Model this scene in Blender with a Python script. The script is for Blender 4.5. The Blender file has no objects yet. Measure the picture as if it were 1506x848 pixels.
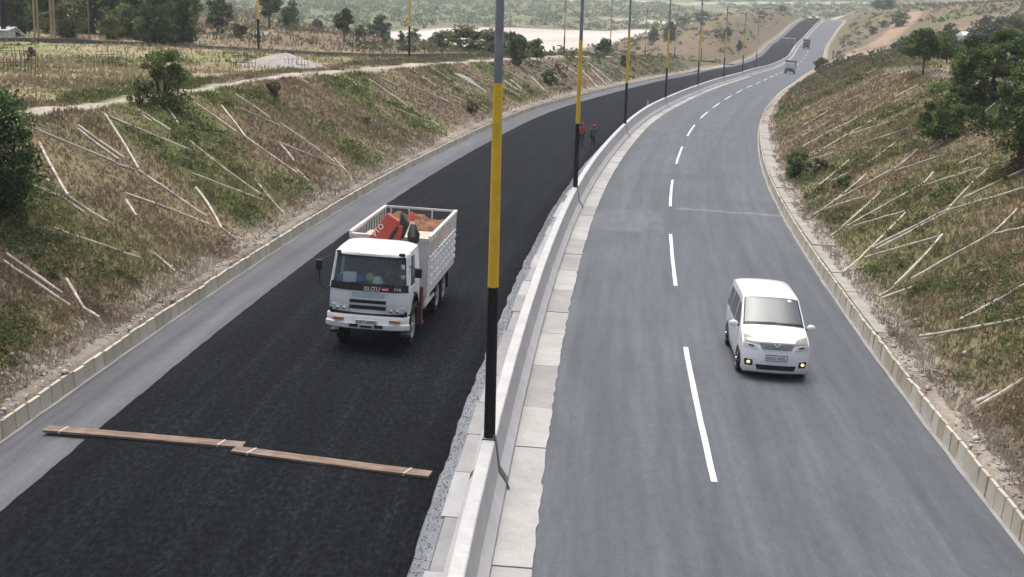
import bpy, bmesh, math, random
import numpy as np
from mathutils import Matrix, Vector

SC = bpy.context.scene
COL = SC.collection
rnd = random.Random(7)
RNG = np.random.default_rng(11)

# ------------------------------------------------------------------ camera
F_PX = 1992.28; PITCH = .232; ROLL = .02766; CAM_H = 9.0003
R0 = np.array([1, 0, 0.]); U0 = np.array([0, math.sin(PITCH), math.cos(PITCH)])
FW = np.array([0, math.cos(PITCH), -math.sin(PITCH)])
RV = math.cos(ROLL) * R0 + math.sin(ROLL) * U0
UPV = math.cos(ROLL) * U0 - math.sin(ROLL) * R0
CAM = np.array([0, 0, CAM_H])
cam_data = bpy.data.cameras.new('camera')
cam_data.sensor_width = 36.0
cam_data.lens = F_PX / 1506 * 36.0
cam_data.clip_start = .2
cam_data.clip_end = 20000
cam = bpy.data.objects.new('camera', cam_data)
COL.objects.link(cam)
M = Matrix.Identity(4)
for i in range(3):
    M[i][0] = RV[i]; M[i][1] = UPV[i]; M[i][2] = -FW[i]; M[i][3] = CAM[i]
cam.matrix_world = M
SC.camera = cam

# ------------------------------------------------------------------ sky, sun, exposure
SUN_EL = math.radians(74); SUN_AZ = math.radians(-20)       # azimuth from +Y towards +X: high, ahead and to the left, veiled by cloud
world = bpy.data.worlds.new('World'); SC.world = world
world.use_nodes = True
wn = world.node_tree; wn.nodes.clear()
sky = wn.nodes.new('ShaderNodeTexSky'); sky.sky_type = 'NISHITA'; sky.sun_disc = False
sky.sun_elevation = SUN_EL; sky.sun_rotation = SUN_AZ
sky.air_density = 1.0; sky.dust_density = 6.0; sky.ozone_density = 1.0; sky.altitude = 50
hs = wn.nodes.new('ShaderNodeHueSaturation'); hs.inputs['Saturation'].default_value = .72   # cloud veil: paler sky
bg = wn.nodes.new('ShaderNodeBackground'); bg.inputs['Strength'].default_value = .12
wo = wn.nodes.new('ShaderNodeOutputWorld')
wn.links.new(sky.outputs[0], hs.inputs['Color'])
wn.links.new(hs.outputs[0], bg.inputs[0]); wn.links.new(bg.outputs[0], wo.inputs[0])
sd = bpy.data.lights.new('sun', 'SUN'); sd.energy = 1.2; sd.angle = math.radians(40); sd.color = (1, .98, .95)
sun = bpy.data.objects.new('sun', sd); COL.objects.link(sun)
sv = Vector((math.sin(SUN_AZ) * math.cos(SUN_EL), math.cos(SUN_AZ) * math.cos(SUN_EL), math.sin(SUN_EL)))
sun.rotation_euler = sv.to_track_quat('Z', 'Y').to_euler()
vs = SC.view_settings
vs.view_transform = 'Standard'; vs.look = 'None'; vs.exposure = .70; vs.gamma = 1; vs.use_curve_mapping = False

# ------------------------------------------------------------------ helpers
def tag(o, label=None, cat=None, group=None, kind=None):
    if label: o['label'] = label
    if cat: o['category'] = cat
    if group: o['group'] = group
    if kind: o['kind'] = kind
    return o

def empty(name, parent=None):
    o = bpy.data.objects.new(name, None); COL.objects.link(o)
    o.empty_display_size = .2
    if parent: o.parent = parent
    return o

class MB:
    """collects geometry for ONE mesh object"""
    def __init__(s): s.v = []; s.f = []; s.uv = None
    def add(s, vs_, fs):
        n = len(s.v); s.v += [tuple(map(float, p)) for p in vs_]
        s.f += [tuple(i + n for i in f) for f in fs]; return s
    def box(s, x0, x1, y0, y1, z0, z1):
        return s.add([(x0,y0,z0),(x1,y0,z0),(x1,y1,z0),(x0,y1,z0),(x0,y0,z1),(x1,y0,z1),(x1,y1,z1),(x0,y1,z1)],
                     [(0,3,2,1),(4,5,6,7),(0,1,5,4),(1,2,6,5),(2,3,7,6),(3,0,4,7)])
    def hexa(s, p):      # 8 corners like box order
        return s.add(p, [(0,3,2,1),(4,5,6,7),(0,1,5,4),(1,2,6,5),(2,3,7,6),(3,0,4,7)])
    def bar(s, a, b, w, h=None, up=(0,0,1)):
        a = Vector(a); b = Vector(b); d = (b - a).normalized(); h = w if h is None else h
        upv = Vector(up)
        if abs(d.dot(upv)) > .97: upv = Vector((0, 1, 0))
        r = d.cross(upv).normalized(); u = r.cross(d).normalized()
        r *= w / 2; u *= h / 2
        return s.hexa([a-r-u, a+r-u, b+r-u, b-r-u, a-r+u, a+r+u, b+r+u, b-r+u])
    def tube(s, pts, rad, n=10, caps=True):
        pts = [Vector(p) for p in pts]
        rad = rad if hasattr(rad, '__len__') else [rad] * len(pts)
        vs_ = []; fs = []
        prev = None
        for i, p in enumerate(pts):
            d = (pts[min(i+1, len(pts)-1)] - pts[max(i-1, 0)]).normalized()
            if prev is None:
                ax = Vector((0,0,1)) if abs(d.z) < .9 else Vector((1,0,0))
                r = d.cross(ax).normalized()
            else:
                r = (prev - d * prev.dot(d)).normalized()
            prev = r; u = d.cross(r)
            for k in range(n):
                a = 2 * math.pi * k / n
                vs_.append(p + (r * math.cos(a) + u * math.sin(a)) * rad[i])
        for i in range(len(pts)-1):
            for k in range(n):
                k2 = (k+1) % n
                fs.append((i*n+k, i*n+k2, (i+1)*n+k2, (i+1)*n+k))
        if caps:
            fs.append(tuple(range(n-1, -1, -1))); fs.append(tuple((len(pts)-1)*n + k for k in range(n)))
        return s.add(vs_, fs)
    def lathe(s, prof, c, axis='x', n=20):
        """prof: list of (axial, radius)"""
        vs_ = []; fs = []
        for a, r in prof:
            for k in range(n):
                t = 2*math.pi*k/n; p, q = r*math.cos(t), r*math.sin(t)
                if axis == 'x': vs_.append((c[0]+a, c[1]+p, c[2]+q))
                elif axis == 'y': vs_.append((c[0]+p, c[1]+a, c[2]+q))
                else: vs_.append((c[0]+p, c[1]+q, c[2]+a))
        for i in range(len(prof)-1):
            for k in range(n):
                k2 = (k+1) % n
                fs.append((i*n+k, i*n+k2, (i+1)*n+k2, (i+1)*n+k))
        fs.append(tuple(range(n))); fs.append(tuple((len(prof)-1)*n+k for k in range(n)))
        return s.add(vs_, fs)
    def prism(s, poly, x0, x1):
        """poly in (y,z) extruded along x"""
        n = len(poly)
        vs_ = [(x0, y, z) for y, z in poly] + [(x1, y, z) for y, z in poly]
        fs = [tuple(range(n)), tuple(range(2*n-1, n-1, -1))] + [(i, i+n, (i+1) % n + n, (i+1) % n) for i in range(n)]
        return s.add(vs_, fs)
    def grid(s, P):
        """P: array (a,b,3)"""
        a, b = P.shape[:2]
        return s.add(P.reshape(-1, 3), [(i*b+j, i*b+j+1, (i+1)*b+j+1, (i+1)*b+j) for i in range(a-1) for j in range(b-1)])
    def ball(s, c, r, seg=10, ring=6):
        r = r if hasattr(r, '__len__') else (r, r, r)
        vs_ = []; fs = []
        for i in range(ring+1):
            ph = math.pi * i / ring
            for k in range(seg):
                t = 2*math.pi*k/seg
                vs_.append((c[0]+r[0]*math.sin(ph)*math.cos(t), c[1]+r[1]*math.sin(ph)*math.sin(t), c[2]+r[2]*math.cos(ph)))
        for i in range(ring):
            for k in range(seg):
                k2 = (k+1) % seg
                fs.append((i*seg+k, (i+1)*seg+k, (i+1)*seg+k2, i*seg+k2))
        return s.add(vs_, fs)

def fix_normals(me):
    bm = bmesh.new(); bm.from_mesh(me)
    bmesh.ops.remove_doubles(bm, verts=bm.verts, dist=1e-5)
    bmesh.ops.recalc_face_normals(bm, faces=bm.faces)
    bm.to_mesh(me); bm.free()

def obj(name, mb, mat, parent=None, smooth=False, bevel=0, fix=True, loc=None):
    me = bpy.data.meshes.new(name)
    me.from_pydata(mb.v, [], mb.f)
    if fix: fix_normals(me)
    if mat is not None: me.materials.append(mat)
    if smooth:
        me.polygons.foreach_set('use_smooth', [True] * len(me.polygons))
    o = bpy.data.objects.new(name, me); COL.objects.link(o)
    if bevel:
        b = o.modifiers.new('bevel', 'BEVEL'); b.width = bevel; b.segments = 2; b.limit_method = 'ANGLE'; b.angle_limit = .6
        me.polygons.foreach_set('use_smooth', [False] * len(me.polygons))
    if smooth and hasattr(me, 'set_sharp_from_angle'):
        me.set_sharp_from_angle(angle=.7)
    if parent: o.parent = parent
    if loc is not None: o.location = loc
    return o

def np_mesh(name, verts, tris, mat, col=None, uv=None, quads=False, smooth=False, parent=None):
    """fast mesh from numpy arrays, optional per-vertex colour and uv"""
    me = bpy.data.meshes.new(name)
    k = tris.shape[1]
    me.vertices.add(len(verts)); me.vertices.foreach_set('co', np.ascontiguousarray(verts, dtype=np.float32).ravel())
    me.loops.add(tris.size); me.loops.foreach_set('vertex_index', np.ascontiguousarray(tris, dtype=np.int32).ravel())
    me.polygons.add(len(tris))
    me.polygons.foreach_set('loop_start', np.arange(0, tris.size, k, dtype=np.int32))
    me.polygons.foreach_set('loop_total', np.full(len(tris), k, dtype=np.int32))
    if smooth: me.polygons.foreach_set('use_smooth', np.ones(len(tris), dtype=bool))
    me.update(calc_edges=True)
    if col is not None:
        a = me.color_attributes.new('Col', 'FLOAT_COLOR', 'POINT')
        c = np.ones((len(verts), 4), dtype=np.float32); c[:, :3] = col
        a.data.foreach_set('color', c.ravel())
    if uv is not None:
        l = me.uv_layers.new(name='UVMap')
        l.data.foreach_set('uv', np.ascontiguousarray(uv[tris.ravel()], dtype=np.float32).ravel())
    me.materials.append(mat)
    o = bpy.data.objects.new(name, me); COL.objects.link(o)
    if parent: o.parent = parent
    return o

def copy_tree(o, parent=None):
    c = o.copy(); COL.objects.link(c); c.parent = parent
    for ch in list(o.children):
        if ch.name in COL.objects: copy_tree(ch, c)
    return c

# ------------------------------------------------------------------ materials
class NT:
    def __init__(s, name):
        s.m = bpy.data.materials.new(name); s.m.use_nodes = True
        s.t = s.m.node_tree; s.t.nodes.clear()
        s.out = s.n('ShaderNodeOutputMaterial'); s.b = s.n('ShaderNodeBsdfPrincipled')
        s.l(s.b.outputs[0], s.out.inputs[0])
    def n(s, t, **kw):
        x = s.t.nodes.new(t)
        for k, v in kw.items(): setattr(x, k, v)
        return x
    def l(s, a, b): s.t.links.new(a, b)
    def coord(s, kind='Object', scale=(1,1,1)):
        c = s.n('ShaderNodeTexCoord'); m = s.n('ShaderNodeMapping')
        m.inputs['Scale'].default_value = scale
        s.l(c.outputs[kind], m.inputs[0]); return m.outputs[0]
    def noise(s, vec, scale, detail=4, rough=.6):
        x = s.n('ShaderNodeTexNoise'); x.inputs['Scale'].default_value = scale
        x.inputs['Detail'].default_value = detail; x.inputs['Roughness'].default_value = rough
        s.l(vec, x.inputs['Vector']); return x.outputs['Fac']
    def ramp(s, fac, stops):
        r = s.n('ShaderNodeValToRGB'); e = r.color_ramp.elements
        while len(e) < len(stops): e.new(.5)
        for el, (p, c) in zip(e, stops):
            el.position = p; el.color = (*c, 1) if hasattr(c, '__len__') else (c, c, c, 1)
        s.l(fac, r.inputs[0]); return r.outputs[0]
    def mix(s, fac, a, b, mode='MIX'):
        x = s.n('ShaderNodeMix', data_type='RGBA', blend_type=mode)
        if isinstance(fac, (int, float)): x.inputs[0].default_value = fac
        else: s.l(fac, x.inputs[0])
        for sock, val in ((x.inputs[6], a), (x.inputs[7], b)):
            if hasattr(val, 'is_output') or hasattr(val, 'links'): s.l(val, sock)
            else: sock.default_value = (*val, 1)
        return x.outputs[2]
    def math(s, op, a, b=None, c=None):
        x = s.n('ShaderNodeMath', operation=op)
        for i, v in enumerate((a, b, c)):
            if v is None: continue
            if isinstance(v, (int, float)): x.inputs[i].default_value = v
            else: s.l(v, x.inputs[i])
        return x.outputs[0]
    def bump(s, h, strength=.3, dist=.02):
        x = s.n('ShaderNodeBump'); x.inputs['Strength'].default_value = strength; x.inputs['Distance'].default_value = dist
        s.l(h, x.inputs['Height']); s.l(x.outputs[0], s.b.inputs['Normal'])
    def base(s, c):
        if hasattr(c, 'links'): s.l(c, s.b.inputs['Base Color'])
        else: s.b.inputs['Base Color'].default_value = (*c, 1)
    def rough(s, r, spec=.5):
        if hasattr(r, 'links'): s.l(r, s.b.inputs['Roughness'])
        else: s.b.inputs['Roughness'].default_value = r
        s.b.inputs['Specular IOR Level'].default_value = spec

def simple(name, c, rough=.6, var=.25, scale=4, spec=.5, metal=0, dirt=None, bump=0, dirt_amt=.5):
    t = NT(name); v = t.coord('Object')
    n1 = t.noise(v, scale, 5)
    lo = tuple(x * (1 - var) for x in c); hi = tuple(min(1, x * (1 + var * .6)) for x in c)
    col = t.ramp(n1, [(.3, lo), (.7, hi)])
    if dirt is not None:
        n2 = t.noise(v, scale * 2.3, 6, .7)
        m = t.ramp(n2, [(.48, 0.), (.75, dirt_amt)])
        col = t.mix(m, col, dirt)
    t.base(col); t.rough(rough, spec); t.b.inputs['Metallic'].default_value = metal
    if bump: t.bump(t.noise(v, scale * 8, 4), bump, .01)
    return t.m

def attr_mat(name, rough=.8, spec=.2, translucent=0, fine=None, bump=None, var=.3):
    t = NT(name)
    a = t.n('ShaderNodeAttribute'); a.attribute_name = 'Col'
    col = a.outputs['Color']
    v = t.coord('Object')
    if fine:
        f = t.ramp(t.noise(v, fine, 6, .7), [(.25, 1 - var), (.75, 1 + var)])
        col = t.mix(1.0, col, f, 'MULTIPLY')
    t.base(col); t.rough(rough, spec)
    if bump: t.bump(t.noise(v, bump[0], 6, .7), bump[1], bump[2])
    if translucent:
        tr = t.n('ShaderNodeBsdfTranslucent'); t.l(col, tr.inputs[0])
        mx = t.n('ShaderNodeMixShader'); mx.inputs[0].default_value = translucent
        t.l(t.b.outputs[0], mx.inputs[1]); t.l(tr.outputs[0], mx.inputs[2]); t.l(mx.outputs[0], t.out.inputs[0])
    return t.m

MT = {}
MT['ground'] = attr_mat('ground', .95, .1, fine=5.0, bump=(6, .6, .08), var=.35)
MT['grass'] = attr_mat('grass', .85, .15, translucent=.25)
MT['leaf'] = attr_mat('leaf', .6, .3, translucent=.35)
MT['rock'] = attr_mat('rock', .9, .2, fine=20, var=.25)
MT['bark'] = simple('bark', (.10, .075, .055), .9, .4, 9, .2, bump=.5)

def fresh_asphalt():
    t = NT('fresh_asphalt'); v = t.coord('UV')
    st = t.noise(t.coord('UV', (1.3, .05, 1)), 2.0, 4)
    big = t.noise(v, .22, 3)
    fine = t.noise(v, 30, 3, .8); mid = t.noise(t.coord('UV', (1, .4, 1)), 11, 3, .7)
    a = t.ramp(big, [(.3, (.0036, .0045, .0062)), (.7, (.0056, .0070, .0092))])
    a = t.mix(1.0, a, t.ramp(st, [(.36, .72), (.64, 1.4)]), 'MULTIPLY')
    a = t.mix(t.ramp(t.noise(t.coord('UV', (1.0, .03, 1)), 1.3, 5), [(.52, 0.), (.72, .22)]), a, (.025, .027, .030))   # dust dragged by tyres
    a = t.mix(1.0, a, t.ramp(mid, [(.35, .3), (.5, 1.0), (.65, 2.5)]), 'MULTIPLY')
    a = t.mix(1.0, a, t.ramp(fine, [(.3, .35), (.5, .9), (.75, 2.1)]), 'MULTIPLY')
    t.base(a); t.rough(.92, .12); t.bump(mid, .5, .03); return t.m

def worn_asphalt(name, c, streak=.3, spec=.4, scuffs=False):
    """uv = (u across, s along) in metres"""
    t = NT(name); v = t.coord('UV')
    st = t.noise(t.coord('UV', (1.0, .018, 1)), 1.1, 6, .65)
    st2 = t.noise(t.coord('UV', (1.0, .06, 1)), 3.2, 4)
    big = t.noise(v, .16, 4); fine = t.noise(v, 24, 3, .8); mid = t.noise(t.coord('UV', (1, .4, 1)), 6, 4, .7)
    a = t.mix(1.0, c, t.ramp(st, [(.36, 1 - streak), (.5, 1.), (.64, 1 + streak * 1.2)]), 'MULTIPLY')
    a = t.mix(1.0, a, t.ramp(st2, [(.34, .86), (.66, 1.15)]), 'MULTIPLY')
    a = t.mix(1.0, a, t.ramp(big, [(.3, .86), (.7, 1.12)]), 'MULTIPLY')
    a = t.mix(1.0, a, t.ramp(mid, [(.34, .9), (.66, 1.12)]), 'MULTIPLY')
    a = t.mix(1.0, a, t.ramp(fine, [(.28, .6), (.74, 1.4)]), 'MULTIPLY')
    if scuffs:
        sx = t.n('ShaderNodeSeparateXYZ'); t.l(v, sx.inputs[0]); U, S = sx.outputs[0], sx.outputs[1]
        # pale laitance left where the two paving runs meet, and the transverse joint beside it
        wob = t.math('MULTIPLY', t.math('SUBTRACT', t.noise(t.coord('UV', (1, 0, 1)), .8, 3), .5), 1.6)
        sw = t.math('ADD', S, wob)
        band = t.math('MULTIPLY', t.math('LESS_THAN', t.math('ABSOLUTE', t.math('SUBTRACT', sw, 63.3)), .28), t.math('GREATER_THAN', U, 4.6))
        patch = t.math('MULTIPLY', t.math('LESS_THAN', t.math('ABSOLUTE', t.math('SUBTRACT', sw, 58.5)), 3.3), t.math('LESS_THAN', U, 4.0))
        pn = t.ramp(t.noise(t.coord('UV', (1, .25, 1)), 1.6, 5), [(.35, 0.), (.7, .5)])
        a = t.mix(t.math('MULTIPLY', band, .4), a, (.26, .26, .27))
        a = t.mix(t.math('MULTIPLY', patch, pn), a, (.19, .19, .20))
        # oil darkened wheel tracks and scattered pale spatter
        sp = t.ramp(t.noise(v, 3.3, 2), [(.74, 0.), (.8, .35)])
        a = t.mix(sp, a, (.22, .21, .2))
    t.base(a)
    t.rough(t.ramp(st, [(.3, .5), (.7, .7)]), spec); t.bump(fine, .35, .008); return t.m

def concrete(name, c, stain=.5, scale=1.0, uv=False, spec=.25):
    t = NT(name); v = t.coord('Object')
    n1 = t.noise(v, 1.1 * scale, 6, .7); n2 = t.noise(v, 9 * scale, 5, .7); n3 = t.noise(v, 60 * scale, 3)
    a = t.mix(1.0, c, t.ramp(n1, [(.3, 1 - .35 * stain), (.6, 1.)]), 'MULTIPLY')
    a = t.mix(t.ramp(n2, [(.5, 0.), (.78, .55 * stain)]), a, tuple(x * .5 for x in c))
    a = t.mix(1.0, a, t.ramp(n3, [(.3, .85), (.7, 1.1)]), 'MULTIPLY')
    t.base(a); t.rough(.85, spec); t.bump(n2, .25, .01); return t.m

MT['fresh'] = fresh_asphalt()
MT['road'] = worn_asphalt('worn_asphalt', (.080, .087, .097), .22, scuffs=True)
MT['shoulder'] = worn_asphalt('shoulder_asphalt', (.080, .083, .090), .34)
MT['base_course'] = worn_asphalt('base_course', (.15, .16, .175), .25)
MT['slip'] = worn_asphalt('slip_asphalt', (.010, .010, .011), .2, .03)
MT['barrier'] = concrete('barrier_concrete', (.54, .53, .515), .55)
MT['slab'] = [concrete('gutter_slab_%d' % i, c, .6) for i, c in enumerate([(.40, .39, .365), (.46, .45, .425), (.35, .34, .325), (.43, .42, .40)])]
MT['inner'] = [concrete('inner_slab_%d' % i, c, .6) for i, c in enumerate([(.38, .38, .38), (.31, .31, .31), (.34, .335, .33), (.44, .44, .44)])]
MT['panel'] = [concrete('kerb_panel_%d' % i, c, .7, 1.4) for i, c in enumerate([(.60, .54, .43), (.56, .50, .385), (.65, .60, .49), (.50, .43, .32)])]
MT['haunch'] = concrete('cement_haunch', (.34, .335, .33), .8)
MT['apron'] = concrete('apron_concrete', (.40, .37, .325), .9)
MT['paint'] = simple('road_paint', (.72, .72, .72), .6, .15, 6, dirt=(.2, .2, .2), dirt_amt=.45)
MT['pole_black'] = simple('pole_black', (.007, .007, .008), .55, .3, 5, .3, dirt=(.05, .045, .04), dirt_amt=.4)
MT['pole_yellow'] = simple('pole_yellow', (.80, .49, .03), .6, .16, 3, .35, dirt=(.45, .33, .12), dirt_amt=.35)
MT['pole_grey'] = simple('pole_grey', (.23, .25, .28), .5, .2, 5, metal=.2)
MT['lamp_white'] = simple('lamp_white', (.8, .8, .8), .4, .05, 3)
MT['conduit'] = simple('conduit', (.13, .13, .13), .6, .2, 8)
MT['wood'] = None
def plank_wood():
    t = NT('plank_wood'); v = t.coord('Object', (.8, 14, 14)); n = t.noise(v, 2.0, 6, .7); n2 = t.noise(t.coord('Object'), 2.2, 5)
    a = t.ramp(n, [(.30, (.10, .062, .045)), (.5, (.21, .145, .11)), (.72, (.36, .275, .22))])
    a = t.mix(t.ramp(n2, [(.5, 0.), (.75, .6)]), a, (.33, .29, .25))
    t.base(a); t.rough(.8, .2); t.bump(n, .4, .01); return t.m
MT['wood'] = plank_wood()
MT['strap'] = simple('strap', (.5, .48, .45), .5, .2, 8)
def slope_pole():
    t = NT('slope_pole_wood')
    oi = t.n('ShaderNodeObjectInfo')
    v = t.coord('Object'); n = t.noise(v, 2.5, 5, .7); n2 = t.noise(v, 30, 4)
    a = t.ramp(n, [(.33, (.20, .16, .125)), (.42, (.46, .40, .33)), (.60, (.70, .64, .56))])
    a = t.mix(1.0, a, t.ramp(n2, [(.3, .75), (.7, 1.1)]), 'MULTIPLY')
    a = t.mix(1.0, a, t.ramp(oi.outputs['Random'], [(0, .88), (1, 1.1)]), 'MULTIPLY')
    t.base(a); t.rough(.85, .2); t.bump(n2, .3, .01); return t.m
MT['pole_wood'] = slope_pole()

# ------------------------------------------------------------------ the road's line in plan and profile
SK = np.array([0,25,50,75,100,130,160,190,220,260,300,350,400,450,500,580,660,800.])
KAP = np.array([0.002163,0.001542,0.001239,0.001594,0.001404,0.000766,0.000744,0.000389,-5e-06,-0.000179,0.000238,0.000302,-0.000507,-0.000223,0.000642,0.000349,-0.001128,-0.00312])
GR = np.array([-0.009141,-0.026746,-0.028201,-0.032943,-0.021541,-0.044586,-0.041397,-0.040283,-0.046191,-0.040475,-0.052044,-0.032268,-0.017065,0.009096,-0.008828,0.054414,-0.007581,-0.052553])
CS = -.02895                                    # superelevation: outer (left) side higher
_s = np.arange(-10, 860, 5.0)
_th = .01127 + np.cumsum(np.interp(_s, SK, KAP) * 5); _th -= _th[2] - .01127
_x = np.cumsum(np.sin(_th) * 5); _y = np.cumsum(np.cos(_th) * 5); _z = np.cumsum(np.interp(_s, SK, GR) * 5)
_x += -1.19794 - _x[2]; _y -= _y[2]; _z -= _z[2]
# run on straight behind the camera
_b = np.arange(-120, -10, 5.0); _t0 = _th[0]
_x = np.concatenate([_x[0] + (_b + 10) * math.sin(_t0), _x]); _y = np.concatenate([_y[0] + (_b + 10) * math.cos(_t0), _y])
_z = np.concatenate([np.full(len(_b), _z[0]), _z]); _th = np.concatenate([np.full(len(_b), _t0), _th]); _s = np.concatenate([_b, _s])

def road(s, u, h=0.0):
    s = np.asarray(s, float); u = np.asarray(u, float)
    X = np.interp(s, _s, _x); Y = np.interp(s, _s, _y); Z = np.interp(s, _s, _z); T = np.interp(s, _s, _th)
    return np.stack(np.broadcast_arrays(X + u*np.cos(T), Y - u*np.sin(T), Z + h + np.clip(u, -11, 11)*CS), -1)
def frame(s, u, h=0.0, yaw=0.0):
    """matrix: local X across to the right, Y along the road (away), Z up"""
    p = road(s, u, h); ey = road(s+1, u, h) - road(s-1, u, h); ex = road(s, u+.5, h) - road(s, u-.5, h)
    ey = Vector(ey).normalized(); ex = Vector(ex); ez = ex.cross(ey).normalized(); ex = ey.cross(ez).normalized()
    m = Matrix(((ex.x, ey.x, ez.x, p[0]), (ex.y, ey.y, ez.y, p[1]), (ex.z, ey.z, ez.z, p[2]), (0, 0, 0, 1)))
    return m @ Matrix.Rotation(yaw, 4, 'Z')
def to_su(x, y):
    x = np.asarray(x, float); y = np.asarray(y, float)
    s0 = np.interp(y, _y, _s); T0 = np.interp(s0, _s, _th)
    ux = (x - np.interp(s0, _s, _x)) * np.cos(T0)
    s = s0.copy()
    for _ in range(4):
        T = np.interp(s, _s, _th)
        s = s + (x - np.interp(s, _s, _x))*np.sin(T) + (y - np.interp(s, _s, _y))*np.cos(T)
    T = np.interp(s, _s, _th)
    u = (x - np.interp(s, _s, _x))*np.cos(T) - (y - np.interp(s, _s, _y))*np.sin(T)
    w = np.clip((np.abs(ux) - 50) / 60, 0, 1)
    far = y > _y[-3]
    w = np.where(far, 1, w)
    s0 = np.where(far, _s[-3] + (y - _y[-3]), s0)
    return s*(1-w) + s0*w, u*(1-w) + ux*w

# ------------------------------------------------------------------ the lie of the land
U_LK, U_RK = -9.62, 9.52                       # faces of the left and right kerbs
NU = np.array([-6000,-400,-150,-90,-55,-30,-12,12,30,55,90,150,400,6000.])
NS = np.array([-200,0,50,100,130,160,200,240,290,340,420,520,620,720,850,7000.])
NZ = np.array([
 [3,4,5,5,5,5,5, 5.5,5.5,5.5,6,6,6,6],
 [3,4,5,5,5,5,5, 5.5,5.5,5.5,6,6,6,6],
 [3,3,3.3,3.4,3.5,3.5,3.5, 4.5,4.6,4.6,4.6,5,5,5],
 [2,2,2.6,2.4,2.0,1.8,1.65, 2.75,2.9,3,3,3.5,5,5],
 [2,2,2.3,2.0,1.5,.55,.25, 1,1.7,2.5,3,3.5,5,5],
 [2,2,2.2,1.8,.9,-1.0,-1.05, -.7,.9,2.2,3,4,5,5],
 [2,2,2.2,1.5,-1.4,-3.3,-3.1, -3.25,-.3,2.0,3,4,5,5],
 [2,2,2,0,-6,-5.9,-5.3, -5.95,-2.8,1.4,3,4,5,5],
 [0,0,-3,-8,-13,-9.6,-9, -9.2,-6.8,.6,3,4,5,5],
 [-10,-12,-14,-16,-15,-10,-12.4, -12,-9.5,-2,3,4,5,5],
 [-17,-17,-17,-17,-13,-6,-7, -11.5,-5.5,-.5,4,5,5,5],
 [-17,-17,-17,-17,-13,-6,-6, -9,-3.5,0,4,5,5,5],
 [-17,-17,-17,-17,-14,-6,-5, -6,-2.5,0,3,4,5,5],
 [-17,-17,-17,-17,-16,-13,-11, -9,-6,-5,-4,-3,0,2],
 [-17,-17,-17,-17,-17,-17,-17,-17,-17,-16,-15,-13,-10,-8],
 [-17]*14], float)
def _hash(ix, iy, seed):
    h = (ix.astype(np.int64)*374761393 + iy.astype(np.int64)*668265263 + seed*1442695041) & 0x7fffffff
    h = ((h ^ (h >> 13)) * 1274126177) & 0x7fffffff
    return ((h ^ (h >> 16)) & 0xffff) / 65535.0
def vnoise(x, y, scale, seed=0):
    x = np.asarray(x, float)/scale; y = np.asarray(y, float)/scale
    ix = np.floor(x); iy = np.floor(y); fx = x-ix; fy = y-iy
    fx = fx*fx*(3-2*fx); fy = fy*fy*(3-2*fy)
    a = _hash(ix, iy, seed); b = _hash(ix+1, iy, seed); c = _hash(ix, iy+1, seed); d = _hash(ix+1, iy+1, seed)
    return (a*(1-fx)+b*fx)*(1-fy) + (c*(1-fx)+d*fx)*fy
def natural(s, u):
    i = np.clip(np.searchsorted(NS, s) - 1, 0, len(NS)-2); j = np.clip(np.searchsorted(NU, u) - 1, 0, len(NU)-2)
    a = np.clip((s-NS[i])/(NS[i+1]-NS[i]), 0, 1); b = np.clip((u-NU[j])/(NU[j+1]-NU[j]), 0, 1)
    return (NZ[i,j]*(1-a)+NZ[i+1,j]*a)*(1-b) + (NZ[i,j+1]*(1-a)+NZ[i+1,j+1]*a)*b
def kerb_height(s, side):
    base = .36 if side < 0 else .42
    return np.interp(s, [0, 100, 180, 300], [base, base, .25, .15])
def ground_z(x, y, su=None):
    x = np.asarray(x, float); y = np.asarray(y, float)
    s, u = to_su(x, y) if su is None else su
    zr = np.interp(s, _s, _z) + np.clip(u, -11, 11)*CS
    dl = U_LK - u; dr = u - U_RK
    d = np.maximum(dl, dr); side = np.where(dl > dr, -1, 1)
    kh = np.where(side < 0, kerb_height(s, -1), kerb_height(s, 1))
    ledge = np.where(side < 0, .8, 1.0)
    up = zr + kh + np.maximum(d - ledge, 0)/1.85 + .04
    low = zr + kh - np.maximum(d - 1.5, 0)/2.2
    n = natural(s, u)
    n = n + (vnoise(x, y, 14, 3) - .5)*.5*np.clip((d-12)/10, 0, 1) + (vnoise(x, y, 45, 5) - .5)*1.2*np.clip((d-25)/30, 0, 1)
    z = np.minimum(np.maximum(n, low), up)
    # rounded crest
    z = np.where(np.abs(n-up) < .6, z - (.6-np.abs(n-up))**2/2.4*(n > low), z)
    amp = np.clip((d - ledge - .1)/.8, 0, 1)
    z = z + amp*((vnoise(x, y, 1.7, 1) - .5)*.22 + (vnoise(x, y, .7, 2) - .5)*.10)
    z = z + ((vnoise(x, y, .5, 8) - .5)*.06)*np.clip(d*4, 0, 1)
    flat = d < .12
    return np.where(flat, zr - .25, z)
def ray(px, py):
    d = FW*F_PX + RV*(px-753) - UPV*(py-424); return d/np.linalg.norm(d)
_ts = np.concatenate([np.arange(12, 120, .12), np.arange(120, 500, .6), np.arange(500, 3000, 4)])
def on_ground(px, py, lift=0.0):
    """where the line of sight through a photo pixel meets the ground"""
    d = ray(px, py); P = CAM + _ts[:, None]*d
    s, u = to_su(P[:, 0], P[:, 1])
    g = ground_z(P[:, 0], P[:, 1], (s, u))
    on = (u > U_LK - .1) & (u < U_RK + .1)
    g = np.where(on, road(s, u)[:, 2], g) + lift
    i = np.argmax(P[:, 2] < g)
    if i == 0: i = len(_ts)-1
    a, b = P[i-1], P[i]; fa = a[2]-g[i-1]; fb = b[2]-g[i]
    t = fa/(fa-fb) if fa != fb else 0
    return a + (b-a)*t
def at_depth(px, py, D):
    d = ray(px, py); return CAM + d*(D/d[1])
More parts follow.
